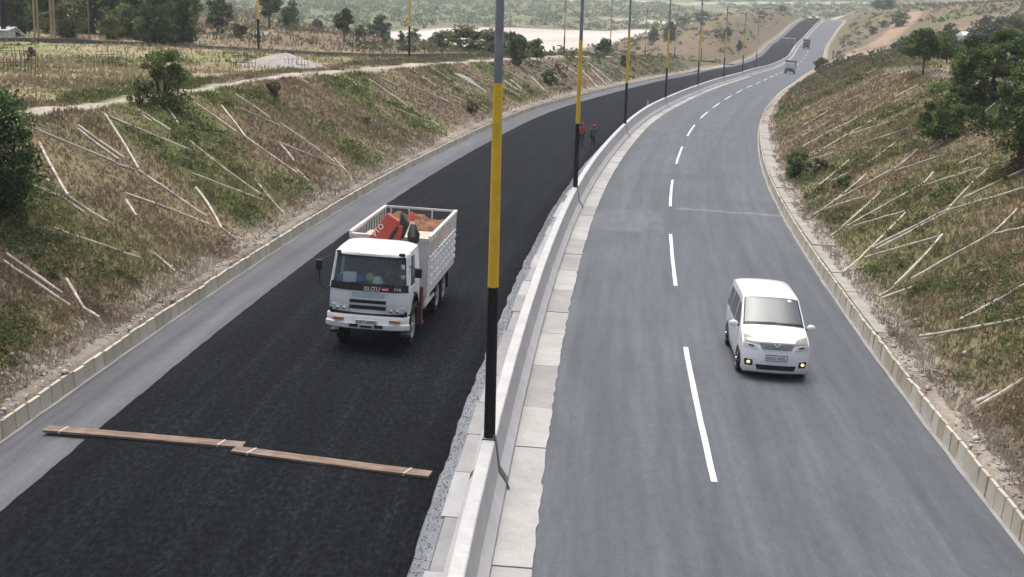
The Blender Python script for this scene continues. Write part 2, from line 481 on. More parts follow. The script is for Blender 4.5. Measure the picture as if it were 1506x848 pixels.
# ------------------------------------------------------------------ ground sheet
def lerp3(a, b, w): return a*(1-w[..., None]) + b*w[..., None]
def sstep(x, a, b):
    t = np.clip((x-a)/(b-a), 0, 1); return t*t*(3-2*t)
C_STRAW = np.array([.335, .285, .175]); C_RED = np.array([.165, .120, .083]); C_OCHRE = np.array([.235, .190, .115])
C_GREEN = np.array([.150, .170, .062]); C_DARK = np.array([.05, .07, .03]); C_SOIL = np.array([.25, .205, .165])
C_PALE = np.array([.42, .37, .31]); C_PAN = np.array([.57, .505, .45]); C_DIRT = np.array([.29, .205, .15])
def seg_dist(x, y, pts):
    d = np.full(np.shape(x), 1e9)
    for (ax, ay), (bx, by) in zip(pts[:-1], pts[1:]):
        vx, vy = bx-ax, by-ay; L = vx*vx+vy*vy+1e-9
        t = np.clip(((x-ax)*vx+(y-ay)*vy)/L, 0, 1)
        d = np.minimum(d, np.hypot(x-ax-t*vx, y-ay-t*vy))
    return d
def G2(px, py): p = on_ground(px, py); return (p[0], p[1])
CREST_L = [tuple(road(s, u)[:2]) for s, u in ((20,-20.5),(40,-19.0),(52,-18.4),(62,-18.3),(75,-18.6),(88,-18.0),(100,-17.6),(115,-17.2),(135,-17.0),(170,-17.0),(220,-16.0))]
CREST_R = [tuple(road(s, u)[:2]) for s, u in ((40,21.5),(60,21.2),(72,21.4),(85,21.0),(100,20.6),(118,19.8))]
TRACK = [(76.0, 372.0), (97, 374), (106, 393), (116, 420), (127, 452), (140, 492)]
TRACK2 = [(96, 372), (112, 365), (128, 366)]
FOOT = [(-32.5, 128), (-33.5, 150), (-31, 170), (-33.5, 200), (-34, 235)]
def ground_colour(x, y, s, u, z):
    dl = U_LK - u; dr = u - U_RK; d = np.maximum(dl, dr); left = dl > dr
    n1 = vnoise(x, y, 5.5, 21); n2 = vnoise(x, y, 2.1, 22); n3 = vnoise(x, y, 13, 23); n4 = vnoise(x, y, .8, 24)
    on_slope = np.clip(1-(d-10)/3, 0, 1)
    # slope mat: reddish brown dry stalks with green runs
    g = sstep(n1*.55+n2*.3+n3*.35, .5, .72)*np.where(left, 1., .6)
    c = lerp3(lerp3(C_OCHRE, C_RED, sstep(n2*.6+n4*.4, .35, .7)), C_GREEN*.9, g)
    # tops: straw with green patches
    g2 = sstep(n3*.7+n1*.4, .5, .8)
    top = lerp3(lerp3(C_STRAW, C_OCHRE, sstep(n2, .4, .8)), C_GREEN*1.25, g2*.65)
    c = lerp3(top, c, on_slope)
    # beyond the slopes on the right and far hills: redder brown
    hill = np.clip((y-124)/18, 0, 1)
    c = lerp3(c, lerp3(np.array([.165,.118,.082]), np.array([.115,.12,.058]), sstep(n3*.6+vnoise(x,y,30,31)*.5, .45, .75)), hill*.8)
    # valley woods
    val = sstep(-z, 12.5, 15.5)*np.where(y > 300, 1, 0)
    wood = lerp3(np.array([.125,.155,.07]), np.array([.19,.18,.105]), vnoise(x, y, 40, 41)*vnoise(x, y, 12, 42)*1.6)
    c = lerp3(c, wood, val)
    # dry salt pan
    e = ((x-8)/62.)**2 + ((y-512)/112.)**2 + (vnoise(x, y, 30, 51)-.5)*.5 + (vnoise(x, y, 9, 52)-.5)*.2
    pan = sstep(-e, -1.05, -.85)
    c = lerp3(c, C_PAN[None]*(0.8+.35*vnoise(x, y*.25, 10, 53))[..., None], pan)
    pan2 = np.maximum(sstep(-np.abs(y-1230-.12*x+ (vnoise(x,y,60,54)-.5)*40), -45, -25)*sstep(x, -20, 40),
                      sstep(-np.abs(y-760+.2*x+(vnoise(x,y,40,55)-.5)*40), -26, -14)*sstep(x, 30, 70)*sstep(-x, -190, -160))
    c = lerp3(c, C_PAN*.95, pan2*.85)
    # ledges behind the kerbs: pale spoil
    led = np.where(left, sstep(-d, -1.0-.9*n2-.4*n4, -.6), sstep(-d, -1.2-.6*n2, -.9))*np.where(d > 0, 1, 0)
    c = lerp3(c, lerp3(C_PALE, C_SOIL, sstep(n4*.6+n2*.4, .35, .7)), led*.9)
    # foot paths and dirt tracks
    pl = sstep(-seg_dist(x, y, CREST_L) - (n2-.5)*.8, -.65, -.3)*sstep(n1*.6+n3*.5, .16, .36)
    c = lerp3(c, C_PALE*1.05, pl*.9)
    pr = sstep(-seg_dist(x, y, CREST_R) - (n2-.5)*.7, -1.0, -.5)
    c = lerp3(c, C_PALE, pr*.8)
    tr = sstep(-np.minimum(seg_dist(x, y, TRACK)*.8, seg_dist(x, y, TRACK2)), -3.2, -2.0)
    c = lerp3(c, C_DIRT*1.15, tr)
    ft = sstep(-seg_dist(x, y, FOOT), -.8, -.35)
    c = lerp3(c, C_PALE*.9, ft)
    # trodden earth by the junction
    jn = sstep(-np.hypot((x-82)/14., (y-352)/20.), -1.1, -.8)
    c = lerp3(c, np.array([.34,.27,.21]), jn*.8)
    c = c*(.82+.36*n4[..., None])
    return c

ys = np.concatenate([np.arange(-40, 10, 4), np.arange(10, 130, .7), np.arange(130, 330, 1.9), np.arange(330, 800, 5), 800*np.power(7000/800., np.linspace(0, 1, 44))])
ul = np.concatenate([-np.power(10, np.linspace(math.log10(5500), math.log10(200), 22)), np.arange(-196, -70, 6), np.arange(-70, -26, 1.4), np.arange(-26, -9.8, .42)])
us = np.concatenate([ul[:-1], [-9.79, -9.725, -9.3, 0, 9.2, 9.62, 9.685], -ul[::-1][1:]])
YY, UU = np.meshgrid(ys, us, indexing='ij')
S0 = np.interp(YY, _y, _s); T0 = np.interp(S0, _s, _th)
XX = np.interp(S0, _s, _x) + UU/np.cos(T0)
su = to_su(XX, YY)
ZZ = ground_z(XX, YY, su)
cols = ground_colour(XX, YY, su[0], su[1], ZZ)
V = np.stack([XX, YY, ZZ], -1).reshape(-1, 3)
a, b = YY.shape
ii, jj = np.meshgrid(np.arange(a-1), np.arange(b-1), indexing='ij')
Q = np.stack([ii*b+jj, ii*b+jj+1, (ii+1)*b+jj+1, (ii+1)*b+jj], -1).reshape(-1, 4)
ground = np_mesh('ground', V, Q, MT['ground'], col=cols.reshape(-1, 3), smooth=True)
tag(ground, kind='structure')

# ------------------------------------------------------------------ carriageways (sheets laid on the road's line)
def s_steps(s0, s1):
    out = [s0]
    while out[-1] < s1:
        out.append(out[-1] + (1.0 if out[-1] < 120 else 2.5 if out[-1] < 300 else 5))
    out[-1] = s1; return np.array(out)
def strip(name, mat, u0, u1, s0, s1, h, n=3, parent=None, thick=0, ss=None):
    ss = s_steps(s0, s1) if ss is None else ss
    U0_ = u0(ss) if callable(u0) else np.full(len(ss), u0); U1_ = u1(ss) if callable(u1) else np.full(len(ss), u1)
    w = np.linspace(0, 1, n)
    uu = U0_[:, None]*(1-w) + U1_[:, None]*w; s2 = np.repeat(ss[:, None], n, 1)
    hh = np.full(uu.shape, h, float)
    if thick:                           # turned-down edges
        uu = np.concatenate([uu[:, :1], uu, uu[:, -1:]], 1); s2 = np.concatenate([s2[:, :1], s2, s2[:, -1:]], 1)
        hh = np.concatenate([hh[:, :1]-thick, hh, hh[:, -1:]-thick], 1)
    P = road(s2, uu, hh); A, B = uu.shape
    i_, j_ = np.meshgrid(np.arange(A-1), np.arange(B-1), indexing='ij')
    q = np.stack([i_*B+j_, i_*B+j_+1, (i_+1)*B+j_+1, (i_+1)*B+j_], -1).reshape(-1, 4)
    o = np_mesh(name, P.reshape(-1, 3), q, mat, uv=np.stack([uu, s2], -1).reshape(-1, 2), parent=parent)
    return o
def ragged(u, amp, scale, seed, lo=0.0):
    return lambda s: u + (vnoise(s, s*0+seed, scale, seed)-.5)*amp + (vnoise(s, s*0+seed, scale*.35, seed+1)-.5)*amp*.8
S_END = 730
fine_s = np.concatenate([np.arange(8, 70, .16), np.arange(70, 160, .6), np.arange(160, S_END, 4)])
tag(strip('left_shoulder', MT['shoulder'], U_LK, -7.9, -30, S_END, 0.0, 4), kind='structure')
tag(strip('left_base_course', MT['base_course'], -1.6, -.70, -30, S_END, 0.004, 2), kind='structure')
left_road = tag(strip('left_road', MT['fresh'], ragged(-8.05, .025, .7, 61), ragged(-1.0, .07, 1.1, 63), -30, S_END, .045, 12, thick=.04,
          ss=np.concatenate([[-30], fine_s, [S_END]])), kind='structure')
right_road = tag(strip('right_road', MT['road'], .80, U_RK, -30, S_END, 0.0, 12), kind='structure')
# slip road behind the left crest
slip_px = [(-90,38,112),(0,43,117),(120,45,120),(240,49,123),(420,58,126),(590,66,130)]
sp = np.array([at_depth(*p) for p in slip_px] + [road(s_, u_) for s_, u_ in ((142,-23.0),(165,-22.0),(205,-21.2),(245,-20.2),(275,-18.8),(300,-17),(325,-15))])
tt = np.linspace(0, len(sp)-1, 160); spx = np.interp(tt, np.arange(len(sp)), sp[:, 0]); spy = np.interp(tt, np.arange(len(sp)), sp[:, 1])
ker = np.ones(13)/13; spx[6:-6] = np.convolve(spx, ker, 'valid'); spy[6:-6] = np.convolve(spy, ker, 'valid')
dx = np.gradient(spx); dy = np.gradient(spy); L = np.hypot(dx, dy); nx, ny = -dy/L, dx/L
SLIP = list(zip(spx, spy))
acc = np.concatenate([[0], np.cumsum(np.hypot(np.diff(spx), np.diff(spy)))])
gz = ground_z(spx, spy); gz = np.convolve(np.pad(gz, 6, mode='edge'), ker, 'valid')
vv = []; uvv = []
for k, off in enumerate((-2.9, -2.6, 0, 2.6, 2.9)):
    hz = .13 if abs(off) < 2.8 else -.25
    vv.append(np.stack([spx+nx*off, spy+ny*off, gz+hz], -1)); uvv.append(np.stack([np.full(160, off), acc], -1))
Vs = np.stack(vv, 1).reshape(-1, 3); uvs = np.stack(uvv, 1).reshape(-1, 2)
i_, j_ = np.meshgrid(np.arange(159), np.arange(4), indexing='ij')
slip_road = np_mesh('slip_road', Vs, np.stack([i_*5+j_, i_*5+j_+1, (i_+1)*5+j_+1, (i_+1)*5+j_], -1).reshape(-1, 4), MT['slip'], uv=uvs)
tag(slip_road, kind='structure')
# traffic island where the slip lane runs in
isl = MB(); pts = [(262,-8.7),(285,-8.6),(310,-8.6),(334,-8.9),(318,-11.0),(295,-12.2),(275,-12.0)]
top = [road(s, u, .16) for s, u in pts]; bot = [road(s, u, -.05) for s, u in pts]; n = len(pts)
isl.add(top+bot, [tuple(range(n))]+[(i, i+n, (i+1) % n+n, (i+1) % n) for i in range(n)])
tag(obj('traffic_island', isl, MT['apron']), kind='structure')
tag(strip('slip_lane', MT['slip'], lambda s: np.interp(s, [255, 300, 345], [-16.5, -15.4, -9.6]), U_LK+.05, 255, 345, .16, 3, thick=.3), kind='structure')

# lane dashes
for k in range(-1, 24):
    s0 = 25.08 + 19.365*k - (k*.12 if k > 3 else 0); s1 = s0 + 10.85
    if k == -1: s1 = s0 + 10.6
    if s0 > 470: break
    ss = np.linspace(s0, s1, 12)
    e = lambda off, sd: (lambda s: 4.255 + off + (vnoise(s, s*0, .3, sd)-.5)*.012)
    strip('lane_dash', MT['paint'], e(-.065, 5), e(.065, 9), s0, s1, .004, 2, parent=right_road, ss=ss)

# ------------------------------------------------------------------ median barrier, its gutters
barrier = empty('median_barrier')
tag(barrier, 'long pale concrete wall dividing the two carriageways, light poles set in it', 'barrier')
PROF = [(-.44,0),(-.44,.12),(-.29,.34),(-.20,.93),(-.18,.95),(.03,.95),(.05,.93),(.13,.34),(.28,.12),(.28,0)]
S1, SP = 23.95, 36.97
POLE_S = [S1 + SP*i for i in range(14)]
edges = [-30] + POLE_S + [POLE_S[-1] + SP, 700]
for i in range(len(edges)-1):
    s0 = edges[i] + (.20 if i else 0); s1 = edges[i+1] - .20
    n = max(4, int((s1-s0)/(1.2 if s0 < 100 else 4)))
    ss = np.linspace(s0, s1, n)
    P = np.stack([road(ss, u, z) for u, z in PROF], 1)
    m = MB(); m.grid(P); k = len(PROF)
    m.f.append(tuple(range(k))); m.f.append(tuple((n-1)*k+j for j in range(k)))
    obj('wall_segment', m, MT['barrier'], barrier)
gut = empty('gutter'); tag(gut, kind='structure')
s = 13.4; i = 0
joints = [20.2, 23.6, 26.3, 29.1, 32.8, 36.3, 39.0, 42.3]
cuts = [10.5, 13.6, 17.0] + joints + list(np.arange(45.6, 260, 3.25))
prev_slab = {}
def slab(u0, u1f, s0, s1, h, mat, parent, name, nn=7, drop=.2):
    ss = np.linspace(s0, s1, nn); m = MB()
    ur = np.array([u1f(x) for x in ss])
    tp0 = road(ss, np.full(nn, u0), h); tp1 = road(ss, ur, h); bt0 = road(ss, np.full(nn, u0), h-drop); bt1 = road(ss, ur, h-drop)
    P = np.stack([bt0, tp0, tp1, bt1], 1); m.grid(P)
    m.f.append((0, 1, 2, 3)); m.f.append(tuple((nn-1)*4+j for j in range(4)))
    return obj(name, m, mat, parent)
for k, (a_, b_) in enumerate(zip(cuts[:-1], cuts[1:])):
    f = lambda x: .93 + float((vnoise(np.array(x), np.array(1.), .3, 71)-.5)*.07)
    g = .022 if a_ < 70 else .035
    slab(.285, f, a_+g*rnd.uniform(.3, 1.3), b_-g*rnd.uniform(.3, 1.2), .028+rnd.uniform(-.012, .014), rnd.choice(MT['slab']), gut, 'slab', 13)
rest = strip('slab_run', MT['slab'][0], .285, .93, 261, S_END, .028, 2, parent=gut, thick=.1)
ing = empty('inner_gutter'); tag(ing, kind='structure')
cuts = list(np.arange(8, 130, 2.35))
for k, (a_, b_) in enumerate(zip(cuts[:-1], cuts[1:])):
    f = lambda x: -.445
    uL = -.72 + rnd.uniform(-.05, .05)
    slab(uL, f, a_+.015, b_-.015, .045+rnd.uniform(-.006, .008), rnd.choice(MT['inner']), ing, 'slab', 4)
strip('slab_run', MT['inner'][0], -.72, -.445, 130, S_END, .045, 2, parent=ing, thick=.1)
# crumbs of asphalt and chippings along the ragged edge
N = 5200
ss = RNG.uniform(9, 75, N); uu = -.88 + RNG.normal(0, .09, N); uu = np.clip(uu, -1.25, -.5)
def stones(name, P, size, colr, parent=None, mat='rock'):
    N = len(P)
    base = np.array([(1,0,0),(-1,0,0),(0,1,0),(0,-1,0),(0,0,1),(0,0,-.5)], float)
    tri = np.array([(0,2,4),(2,1,4),(1,3,4),(3,0,4),(2,0,5),(1,2,5),(3,1,5),(0,3,5)])
    ang = RNG.uniform(0, 6.28, N); ca, sa = np.cos(ang), np.sin(ang)
    v = base[None]*(size[:, None, None]*RNG.uniform(.55, 1.25, (N, 6, 1)))
    v[..., 2] *= .75
    x = v[..., 0]*ca[:, None]-v[..., 1]*sa[:, None]; y = v[..., 0]*sa[:, None]+v[..., 1]*ca[:, None]
    v = np.stack([x, y, v[..., 2]], -1) + P[:, None]
    t = tri[None] + (np.arange(N)*6)[:, None, None]
    o = np_mesh(name, v.reshape(-1, 3), t.reshape(-1, 3), MT[mat], col=np.repeat(colr, 6, 0), parent=parent)
    return o
shade = RNG.uniform(.015, .2, N)
tag(stones('asphalt_crumbs', road(ss, uu, .012), RNG.uniform(.004, .018, N), np.stack([shade, shade, shade*1.05], -1)),
    'grey and black chippings strewn along the edge of the fresh asphalt', 'chippings', kind='stuff')

# ------------------------------------------------------------------ kerbs of upright concrete panels
panel_meshes = []
for k in range(10):
    w = .535 if k < 5 else .52; m = MB(); t0, t1 = rnd.uniform(-.012, .012), rnd.uniform(-.012, .012)
    hgt = 1.0
    m.hexa([(0, -w/2, -.1), (.09, -w/2, -.1), (.09, w/2, -.1), (0, w/2, -.1),
            (.015+t0, -w/2+rnd.uniform(0,.012), hgt+t0), (.09, -w/2+.004, hgt), (.09, w/2-.004, hgt), (.015+t1, w/2-rnd.uniform(0,.012), hgt+t1)])
    o = obj('panel', m, None); me = o.data; bpy.data.objects.remove(o); panel_meshes.append(me)
def kerb(name, u, side, s0, n, pitch):
    root = empty(name); tag(root, kind='structure')
    s = s0
    meshes = []
    for mm in MT['panel']:
        for me in panel_meshes[:5]:
            c = me.copy(); c.materials.clear(); c.materials.append(mm); meshes.append(c)
    wts = [6]*5 + [3]*5 + [5]*5 + [1]*5
    for k in range(n):
        me = rnd.choices(meshes, wts)[0]
        o = bpy.data.objects.new('panel', me); COL.objects.link(o); o.parent = root
        m = frame(s, u + rnd.uniform(-.012, .012), 0.0, rnd.uniform(-.02, .02))
        if side < 0: m = m @ Matrix.Rotation(math.pi, 4, 'Z')
        hh = float(kerb_height(np.array(s), side)) + rnd.uniform(-.012, .012)
        o.matrix_world = m @ Matrix.Rotation(rnd.uniform(-.03, .05), 4, 'Y') @ Matrix.Diagonal((1, pitch/.575, hh, 1))
        s += pitch
    # beyond: joined run
    ss = np.arange(s, S_END, 4.0); kh = kerb_height(ss, side); m = MB()
    sg = -1 if side < 0 else 1
    P = np.stack([road(ss, np.full(len(ss), u), -.1), road(ss, np.full(len(ss), u), kh), road(ss, np.full(len(ss), u+sg*.12), kh), road(ss, np.full(len(ss), u+sg*.12), kh-.3)], 1)
    m.grid(P); tag(obj('panel_run', m, MT['panel'][2], root), kind='stuff')
    return root
kerb('left_kerb', U_LK, -1, 8, 285, .60)
kerb('right_kerb', U_RK, 1, 8, 290, .57)
# cement haunch run along the foot of each kerb
tag(strip('left_haunch', MT['haunch'], lambda s: U_LK+.005+0*s, lambda s: U_LK+.07+.04*(vnoise(s, s*0, .8, 81)), 8, 400, .006, 2), kind='structure')
tag(strip('right_haunch', MT['haunch'], lambda s: U_RK-.09-.05*(vnoise(s, s*0, .9, 82)), lambda s: U_RK-.005+0*s, 8, 400, .006, 2), kind='structure')
# cast apron flags on the ledge behind the right kerb
ap = empty('ledge_apron'); tag(ap, kind='structure')
s = 37.5
while s < 112:
    Ls = rnd.uniform(1.3, 3.6); k0 = float(kerb_height(np.array(s), 1))
    uo = U_RK + .95 + rnd.uniform(-.12, .14) - max(0, (s-60)*.004)
    slab(U_RK+.10, lambda x: uo, s+.012, s+Ls-.012, k0+.075+rnd.uniform(-.025, .025), MT['apron'], ap, 'flag', 3, .18)
    s += Ls

# ------------------------------------------------------------------ loose pale rubble on the ledges
N = 9000
side = RNG.random(N) < .55
ss = np.where(RNG.random(N) < .75, RNG.uniform(14, 75, N), RNG.uniform(75, 150, N)); off = np.abs(RNG.normal(.5, .45, N))+.12
keep = (vnoise(ss, off*0, 2.3, 91) > .35) & ~((~side) & (ss > 37) & (ss < 112) & (off < 1.2))
ss, off, side = ss[keep], off[keep], side[keep]
uu = np.where(side, U_LK-off, U_RK+off)
P = road(ss, uu); P[:, 2] = ground_z(P[:, 0], P[:, 1]) + .01
sh = RNG.uniform(.22, .55, len(ss)); cc = np.stack([sh, sh*.92, sh*.82], -1)
tag(stones('ledge_rubble', P, RNG.uniform(.012, .06, len(ss))*np.where(RNG.random(len(ss)) < .05, 2.4, 1), cc),
    'pale rubble and spoil scattered on the ledges behind both kerbs', 'rubble', kind='stuff')

# ------------------------------------------------------------------ light poles in the median
def ring_tube(pts, rad, n=16): return MB().tube(pts, rad, n)
def light_pole(first=True):
    r = empty('light_pole')
    obj('base_plate', MB().box(-.13, .13, -.14, .14, -.03, .012), MT['pole_grey'], r)
    rr = lambda z: .108 - z*.0042
    obj('black_band', ring_tube([(0,0,-.6),(0,0,0),(0,0,2.88)], [.108, rr(0), rr(2.88)]), MT['pole_black'], r, True)
    obj('yellow_band', ring_tube([(0,0,2.88),(0,0,6.55)], [rr(2.88)+.004, rr(6.55)+.004]), MT['pole_yellow'], r, True)
    obj('shaft', ring_tube([(0,0,6.55),(0,0,10.3)], [rr(6.55), rr(10.3)]), MT['pole_grey'], r, True)
    br = obj('bracket', MB().tube([(-.45,0,10.3),(0,0,10.22),(.45,0,10.3)], .035, 8).box(-.12, .12, -.1, .1, 9.75, 10.0), MT['pole_grey'], r)
    for sgn in (-1, 1):
        lm = MB().hexa([(sgn*.16, -.16, 10.27), (sgn*.92, -.14, 10.32), (sgn*.92, .14, 10.32), (sgn*.16, .16, 10.27),
                        (sgn*.16, -.14, 10.50), (sgn*.92, -.12, 10.48), (sgn*.92, .12, 10.48), (sgn*.16, .14, 10.50)])
        h = obj('lamp_head', lm, MT['lamp_white'], r, bevel=.02)
        obj('lens', MB().box(sgn*.35-.12, sgn*.35+.42 if sgn > 0 else sgn*.35+.12, -.08, .08, 10.25, 10.29) if sgn > 0 else MB().box(-.77, -.23, -.08, .08, 10.25, 10.29), MT['conduit'], h)
    cd = MB().tube([(.10, -.13, .1), (.115, -.16, -.02), (.20, -.17, -.60), (.36, -.17, -.84), (.40, -.20, -.93)], .022, 8)
    obj('conduit', cd, MT['conduit'], r, True)
    return r
ORD = ['nearest', 'second', 'third', 'fourth', 'fifth', 'sixth', 'seventh', 'eighth', 'ninth', 'tenth', 'eleventh', 'twelfth', 'thirteenth', 'fourteenth']
lp0 = light_pole()
for i, s in enumerate(POLE_S[:8]):
    o = lp0 if i == 0 else copy_tree(lp0)
    p = road(s, -.07, .95); o.location = p
    T = float(np.interp(s, _s, _th)); o.rotation_euler = (0, 0, -T)
    tag(o, ('nearest black and yellow light pole, rising from the median wall out of the picture' if i == 0 else
            '%s black and yellow light pole from the camera along the median wall' % ORD[i]), 'light pole', 'light poles set in the median wall')
# light poles of the slip road
def at_px_u(px, py, u):
    """where the sight line's plan meets the line running u metres beside the road"""
    Ds = np.arange(100, 420, .25); P = np.array([at_depth(px, py, D) for D in Ds]); s_, u_ = to_su(P[:, 0], P[:, 1])
    return P[np.argmin(np.abs(u_-u))]
slp = [at_depth(380, 55, 121), at_depth(602, 66, 131)] + [at_px_u(*p) for p in ((829.5, 77.5, -24.3), (897, 80, -23.6), (948.6, 82.5, -22.6), (992, 85.5, -19.5), (1031, 88, -17.2))]
words = ['standing left of the pale mound', 'rising beyond the field near the footpath', 'before the salt pan, leftmost there', 'behind the round bush by the salt pan', 'before the right end of the salt pan', 'beside the far slope, left of the slip lane', 'farthest along the slip road, by the island']
for q, wd in zip(slp, words):
    o = copy_tree(lp0)
    for ch in list(o.children):
        if ch.name.startswith('conduit'): bpy.data.objects.remove(ch)
    o.location = (q[0], q[1], float(ground_z(q[0], q[1])) + .05)
    o.rotation_euler = (0, 0, rnd.uniform(-.3, .1))
    tag(o, 'thin slip road light pole ' + wd, 'light pole', 'light poles along the slip road')

# ------------------------------------------------------------------ planks laid across the fresh asphalt
def plank(s0, u0, s1, u1, label, seed):
    a_, b_ = road(s0, u0, .045), road(s1, u1, .045); Lp = float(np.linalg.norm(b_-a_))
    r = empty('plank'); d = Vector(b_-a_).normalized(); ez = Vector((0,0,1)); ey = ez.cross(d).normalized(); ez = d.cross(ey)
    r.matrix_world = Matrix(((d.x, ey.x, ez.x, a_[0]), (d.y, ey.y, ez.y, a_[1]), (d.z, ey.z, ez.z, a_[2]), (0,0,0,1)))
    R = random.Random(seed)
    n = 16; xs = np.linspace(0, Lp, n); m = MB()
    sag = lambda x: .006*math.sin(x*1.1+seed)
    P = []
    for x in xs:
        w0 = -.15 + R.uniform(-.006, .006); w1 = .15 + R.uniform(-.006, .006); z = .018 + sag(x)
        P.append([(x, w0, z), (x, w1, z), (x, w1, z+.045), (x, w0, z+.045), (x, w0, z)])
    m.grid(np.array(P)); m.f.append((0,1,2,3)); m.f.append(tuple((n-1)*5+j for j in range(4)))
    obj('board', m, MT['wood'], r)
    for x in (.32, Lp-.5):
        z = .018 + sag(x); obj('strap', MB().hexa([(x, -.158, z-.004), (x+.035, -.158, z-.004), (x+.10, .158, z-.004), (x+.065, .158, z-.004),
                                             (x, -.158, z+.052), (x+.035, -.158, z+.052), (x+.10, .158, z+.052), (x+.065, .158, z+.052)]), MT['strap'], r)
    tag(r, label, 'plank', 'wooden planks laid across the fresh asphalt')
plank(25.0, -8.98, 24.93, -4.98, 'left wooden plank lying from the grey shoulder onto the black asphalt', 1)
plank(24.62, -5.10, 24.05, -1.18, 'right wooden plank lying on the black asphalt nearest the median wall', 2)

# ------------------------------------------------------------------ pale poles pegged in herringbone on the slopes (photo end points)
LEFT = [(288,154,348,196),(326,158,361,203.6),(361,203.6,437,257),(349,159.5,411,186.7),(346.5,140,397,175),(410.6,212,500,247.4),(412.7,214,432,238.6),
 (201,163,250.5,194.5),(200,166,223,181.5),(241,155.6,262,184),(155,171,283,224),(279,212.7,383,290.5),(375,267,416.6,316.5),(281.6,259,385.4,298),(288,277.5,325.7,337),
 (325.7,337,347.8,353),(235,273.7,303.7,321.7),(185.6,289,307.5,334.7),(185.6,295.7,201,320),(155,172,203.7,251.6),(437,251.6,455.5,270),(203.7,251.6,235,273.7),
 (39.6,188,171,242.5),(115,185.6,182,234),(115,192,174.5,236),(58,213,100,291),(100,291,158,329),(59.4,258.6,74,270),(49.5,276,91.6,292),(91.6,292,124,315.5),(171,242.5,198,252.4),
 (80,339.4,208.7,384),(226.4,375,258,402),(9.4,376,92,434),(4.7,386.6,103.8,452.6),(98,413.7,122.6,455),(122.6,455,146,470),(413,183.7,491,240),(491,233,511,254.5),
 (542.7,130.7,562.7,139),(542.7,117.7,580.4,143.7),(575.7,139,606,162.5),(580,162.5,637,183.7),(606,162.5,637,181),(634.7,178,646.5,187),(604,102.4,641.7,128),(634.7,101,689,137.8),
 (689,143.7,717,160),(559,115,585,127),(613.4,152,626.4,157.8),(648.8,146,660.6,150.7),(562.7,163.7,575.7,173),(514.4,116.5,525,128),(439,116,453,123),
 (750.5,118.5,767.7,131.8),(740,118,758,132),(785,89,803.6,102),(806,103,825,119),(801,90,835.5,111),(823.5,92,848.7,110),(845,95,879,130),(868.7,102,892.6,126),(781,114,801,134),(862,91,900,122),(905,97,930,117)]
RIGHT = [(1220,350,1237.6,338),(1237.6,338,1294.6,286.6),(1246,335.5,1357,274.4),(1353,276,1372,255.4),(1355.7,277,1442.5,250),(1255,335.5,1335,312.4),(1269,377.5,1334,312.4),(1239,402,1269,377.5),
 (1271.6,381.6,1385.5,349),(1282.4,366.7,1396.4,308.3),(1288,369,1394,314),(1396.4,308.3,1454.7,250),(1393.7,311,1505,278.5),(1415.4,294.8,1505,252.7),(1292,438.6,1315,423.7),(1315,423.7,1385.5,349),
 (1339.4,412.8,1458.8,346.3),(1458.8,346.3,1495.4,309.7),(1461.5,347.7,1512,336.5),(1296,441,1342,423.7),(1426,406,1450.7,399),(1412,473,1512,418),(1352,502,1512,474),(1435.7,594,1466,578),(1440.5,599,1510,557),
 (1181,292,1248,238),(1196,317.8,1211.9,308),(1211.9,308,1273.4,258.3),(1226.7,298.7,1309.5,254),(1214,309,1271.3,291),(1309.5,254,1350,222),(1316,253,1384,230.7),(1222.5,268,1286,234),(1286,234,1316,211.6),
 (1328.6,220,1362.6,207),(1362.6,224,1400,204),(1267,213.7,1337,190),(1197,228.6,1250,196.7),(1250,200,1316,179.7),(1250,196.7,1290.4,173.4),(1180,218,1235,188),(1235,188,1305,150),(1307.4,167,1347.8,150),
 (1180,186,1224.6,160.6),(1180,201,1224.6,177.6),(1197,236,1225.7,225.4),(1188.5,256,1207.6,241),(1244.3,150.4,1263,141),(1314,145,1350,126),(1360.7,225.7,1433.8,179.7),(1433.8,179.7,1471.5,146.7),(1407.8,243.4,1443,228)]
POLE_SEGS = []
def proj_px(p):
    p = np.array([p[0], p[1], float(ground_z(p[0], p[1]))]); d = p-CAM; z = d@FW; return (753+F_PX*(d@RV)/z, 424-F_PX*(d@UPV)/z)
def slope_pole_obj(seg, R):
    A = on_ground(seg[0], seg[1]); B = on_ground(seg[2], seg[3])
    n = 6; pts = []
    for k in range(n):
        t = k/(n-1); p = A*(1-t)+B*t
        p[2] = max(p[2], float(ground_z(p[0], p[1]))) if 0 < k < n-1 else float(ground_z(p[0], p[1]))
        p[2] += .06; pts.append(p)
    zz = np.array([p[2] for p in pts]); lin = np.linspace(zz[0], zz[-1], n); off = max(0, float((zz-lin).max())*.75)
    bow = R.uniform(-.06, .06)*float(np.linalg.norm(pts[-1]-pts[0]))*.35; pv = pts[-1]-pts[0]; pv = np.array([-pv[1], pv[0], 0])/(np.hypot(pv[0], pv[1])+1e-6)
    for k, p in enumerate(pts):
        p[2] = lin[k] + off + R.uniform(-.02, .012); p += pv*bow*math.sin(math.pi*k/(n-1))
    POLE_SEGS.append(((pts[0][0], pts[0][1]), (pts[-1][0], pts[-1][1])))
    D = float(np.mean([p[1] for p in pts])); r = .041 + max(0, D-70)*.0003
    mid = (pts[0]+pts[-1])/2; Lp = float(np.linalg.norm(pts[-1]-pts[0]))
    m = MB().tube([tuple(p-mid) for p in pts], [r*R.uniform(.85, 1.1) for _ in pts], 7)
    o = obj('slope_pole', m, MT['pole_wood'], None, True); o.location = mid
    return o, mid, Lp
R_ = random.Random(3)
_U = ['', 'first', 'second', 'third', 'fourth', 'fifth', 'sixth', 'seventh', 'eighth', 'ninth', 'tenth', 'eleventh', 'twelfth', 'thirteenth', 'fourteenth', 'fifteenth', 'sixteenth', 'seventeenth', 'eighteenth', 'nineteenth']
